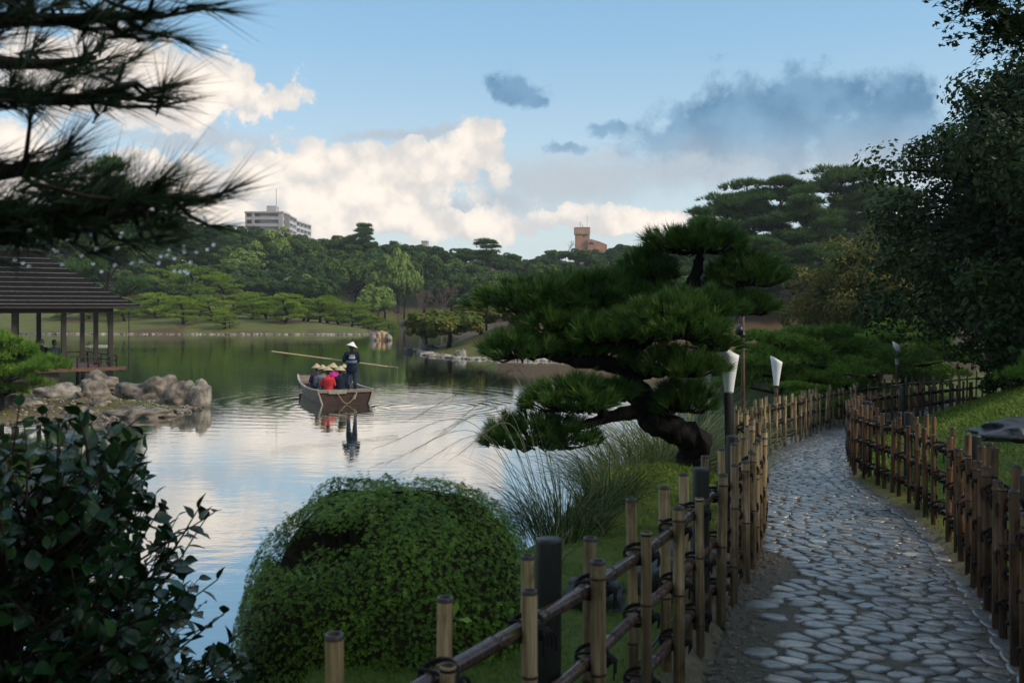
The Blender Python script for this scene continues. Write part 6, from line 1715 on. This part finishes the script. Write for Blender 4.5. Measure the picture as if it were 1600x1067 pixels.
# ------------------------------------------------------------------ buildings beyond the wood
M['concrete'] = plain('concrete', (.42, .38, .36), .85, .2, .12, .3)
M['concrete_lit'] = plain('concrete_lit', (.50, .50, .51), .85, .2, .1, .3)  # same concrete, the side face's brighter, cooler light put into its colour
M['win_dark'] = plain('win_dark', (.035, .045, .055), .15, .6, .3, .6)
M['recess'] = plain('recess', (.16, .16, .165), .8, .2, .2, .4)
M['brick'] = plain('brick', (.40, .20, .125), .85, .2, .22, .5)
M['brick_pale'] = plain('brick_pale', (.44, .27, .165), .85, .2, .2, .4)
def apartment():
    d = 440.0; s_ = d / FPX
    c0 = P(441.5, 330, d); X = lambda px: (px - 441.5) * s_
    zt = lambda py: EYE + (HOR - py) * s_
    root = empty('apartment_block', (c0[0], c0[1], 0), label='grey concrete apartment block rising above the far wood', cat='building')
    fl = 10.6 * s_; zroof = zt(331.5); nf = 9
    x0 = X(383); x1 = 0.0; dep = 14.0
    g = Geo(); g.add(box(x0, x1, 1.6, dep, 0, zroof - .4)); gobj('wall', g, M['recess'], root)
    g = Geo(); g.add(box(x0 - .3, x1 + .3, -.3, dep + .3, zroof - .4, zroof + .3)); gobj('roof', g, M['concrete'], root)
    for k_ in range(nf):
        z = zroof - .4 - fl * (k_ + 1)
        g = Geo(); g.add(box(x0, x1, 0, 1.6, z, z + .25)); gobj('floor_slab', g, M['concrete'], root)
        g = Geo(); g.add(box(X(385), X(393.5), .0, .25, z + .25, z + fl * .42)); gobj('balcony_front', g, M['concrete'], root)
        g = Geo(); g.add(box(X(397.5), X(435), .02, .25, z + .25, z + fl * .45)); gobj('balcony_front', g, M['concrete'], root)
        for (a, b_) in ((385.5, 393), (398, 404), (405, 411), (412, 417), (418, 424), (425, 431), (431.5, 435)):
            g = Geo(); g.add(box(X(a) + .1, X(b_) - .1, 1.45, 1.6, z + fl * .15, z + fl * .92)); gobj('window', g, M['win_dark'], root)
    for (a, b_) in ((383, 385), (393.5, 397.5), (435, 441.5)):
        g = Geo(); g.add(box(X(a), X(b_), -.05, 1.6, 0, zroof - .4)); gobj('pier', g, M['concrete'], root)
    # right side wing, running back
    e = np.array([(463 - 800) / FPX * (d + 34) - c0[0], 34.0]); e2 = np.array([(486 - 800) / FPX * (d + 62) - c0[0], 62.0])
    def wing(p0, p1, zr, cols):
        t_ = nrm(p1 - p0); n_ = np.array([t_[1], -t_[0]]); L_ = np.linalg.norm(p1 - p0)
        def q_(a, o_, z): return [p0[0] + t_[0] * a + n_[0] * o_, p0[1] + t_[1] * a + n_[1] * o_, z]
        def bx(a0, a1, o0, o1, z0, z1): return np.array([q_(a0, o0, z0), q_(a1, o0, z0), q_(a1, o1, z0), q_(a0, o1, z0), q_(a0, o0, z1), q_(a1, o0, z1), q_(a1, o1, z1), q_(a0, o1, z1)]), BOXF[:, ::-1]
        g = Geo(); g.add(bx(0, L_, -10, -1.2, 0, zr - .4)); gobj('wall', g, M['recess'], root)
        g = Geo(); g.add(bx(-.3, L_ + .3, -10, .3, zr - .4, zr + .3)); gobj('roof', g, M['concrete_lit'], root)
        for k_ in range(nf):
            z = zr - .4 - fl * (k_ + 1)
            g = Geo(); g.add(bx(0, L_, -1.2, 0, z, z + fl * .42)); gobj('balcony_front', g, M['concrete_lit'], root)
            for c_ in range(cols):
                w0 = L_ * (c_ + .12) / cols; w1 = L_ * (c_ + .88) / cols
                g = Geo(); g.add(bx(w0, w1, -1.2, -1.08, z + fl * .42, z + fl * .92)); gobj('window', g, M['win_dark'], root)
        for c_ in range(cols + 1):
            a = L_ * c_ / cols; g = Geo(); g.add(bx(a - .35, a + .35, -1.2, .06, 0, zr - .4)); gobj('pier', g, M['concrete_lit'], root)
    wing(np.array([.1, .5]), e, zroof - .02, 4)
    wing(e + [.1, .4], e2, zroof - .9, 4)
    g = Geo(); g.add(box(X(414), X(428.5), 3, 9, zroof + .3, zt(320.5))); gobj('penthouse', g, M['concrete'], root)
    g = Geo(); g.add(tube(np.array([[X(427.5), 5, zt(320.5)], [X(427.5), 5, zt(293)]]), .09, 6)); gobj('antenna', g, M['metal_dark'], root)
    g = Geo(); g.add(box(X(374), X(383) - .05, 6, 12, 0, zt(354))); gobj('side_annex', g, M['recess'], root)
apartment()
def tower():
    d = 400.0; s_ = d / FPX; c0 = P(910, 385, d); X = lambda px: (px - 910) * s_; zt = lambda py: EYE + (HOR - py) * s_
    root = empty('brick_tower', (c0[0], c0[1], 0), label='red brick tower with overhanging top and arched wing above the wood', cat='building')
    g = Geo(); g.add(box(X(900), X(921.5), 0, 6, 0, zt(366))); gobj('shaft', g, M['brick'], root)
    g = Geo(); g.add(box(X(898.5), X(922), -.35, 6.3, zt(366), zt(356))); gobj('head', g, M['brick_pale'], root)
    g = Geo(); g.add(box(X(898), X(922.4), -.45, 6.4, zt(356), zt(355.3))); gobj('parapet', g, M['brick'], root)
    g = Geo(); g.add(box(X(911), X(917.5), -.06, .3, zt(368.4), zt(367))); gobj('slot_window', g, M['win_dark'], root)
    g = Geo(); g.add(box(X(911), X(913), -.055, .3, zt(371), zt(368.45))); gobj('slot_window', g, M['win_dark'], root)
    # sloping arched wing
    xs = np.linspace(918, 948, 16); pr = [374.2 if x < 924 else 374.2 + (x - 924) * .30 + max(0, x - 938) * .12 for x in xs]
    V = []; F = []
    for y in (-1.2, 5.5):
        for x, py in zip(xs, pr): V += [[X(x), y, 0], [X(x), y, zt(py)]]
    n = 32
    for i in range(15): F += [[2 * i, 2 * i + 2, 2 * i + 3, 2 * i + 1], [n + 2 * i + 1, n + 2 * i + 3, n + 2 * i + 2, n + 2 * i], [2 * i + 1, 2 * i + 3, n + 2 * i + 3, n + 2 * i + 1]]
    F += [[0, 1, n + 1, n], [30, 30 + n, 31 + n, 31]]
    g = Geo(); g.add((np.array(V), np.array(F))); gobj('wing', g, M['brick'], root)
    a = np.linspace(0, PI, 14); cx, cz, r = X(923.2), zt(382.5), 4.3 * s_
    V = [[cx + r * math.cos(q_), -1.3, cz + r * math.sin(q_)] for q_ in a] + [[cx, -1.3, cz]]; F = [[i, i + 1, 14] for i in range(13)]
    V2 = V + [[v[0], -1.19, v[2]] for v in V]
    g = Geo(); g.add((np.array(V), np.array(F)[:, ::-1])); gobj('arched_window', g, M['win_dark'], root)
    for (px, y0, y1, r) in ((918.3, 355.3, 336, .05), (907.3, 355.3, 346, .06), (911, 355.3, 350.5, .06)):
        g = Geo(); g.add(tube(np.array([[X(px), 3, zt(y0)], [X(px), 3, zt(y1)]]), r, 6))
        if y1 > 340:
            g.add(tube(np.array([[X(px) - .4, 3, zt(y1 + 1.5)], [X(px) + .4, 3, zt(y1 + 1.5)]]), r * .8, 5)); g.add(tube(np.array([[X(px) - .25, 3, zt(y1 + 4)], [X(px) + .25, 3, zt(y1 + 4)]]), r * 1.6, 5))
        gobj('antenna', g, M['metal_dark'], root)
tower()
def small_roof(px, py, d, wpx, label, mat):
    s_ = d / FPX; c0 = P(px, py, d); root = empty('house', (c0[0], c0[1], 0), label=label, cat='building')
    g = Geo(); g.add(box(-wpx / 2 * s_, wpx / 2 * s_, 0, 8, 0, c0[2])); gobj('wall', g, M[mat], root)
    g = Geo(); g.add(box(-wpx / 2 * s_ - .2, wpx / 2 * s_ + .2, -.2, 8.2, c0[2], c0[2] + .3)); gobj('roof', g, M['concrete'], root)
small_roof(663, 377.5, 420, 9, 'small grey rooftop block just above the wood right of the lone pine', 'concrete')

# ------------------------------------------------------------------ the air
hm = bpy.data.materials.new('haze'); hm.use_nodes = True
t = NT(hm.node_tree)
for x in list(t.n):
    if x.type == 'BSDF_PRINCIPLED': t.n.remove(x)
pv = t.new('ShaderNodeVolumePrincipled')
pv.inputs['Color'].default_value = (.86, .94, 1.0, 1); pv.inputs['Density'].default_value = .00026; pv.inputs['Anisotropy'].default_value = .0
t.put(hm.node_tree.nodes['Material Output'].inputs['Volume'], pv.outputs[0])
hm.cycles.homogeneous_volume = True if hasattr(hm, 'cycles') and hasattr(hm.cycles, 'homogeneous_volume') else False
g = Geo(); g.add(box(-1600, 1600, -1600, 1600, -3.2, 62.0)); V, F, r = g.data()
hz_o = obj('haze', mesh_np('haze', V, F, hm)); tag(hz_o, 'thin pale evening haze over the pond and wood', 'haze', kind='stuff')
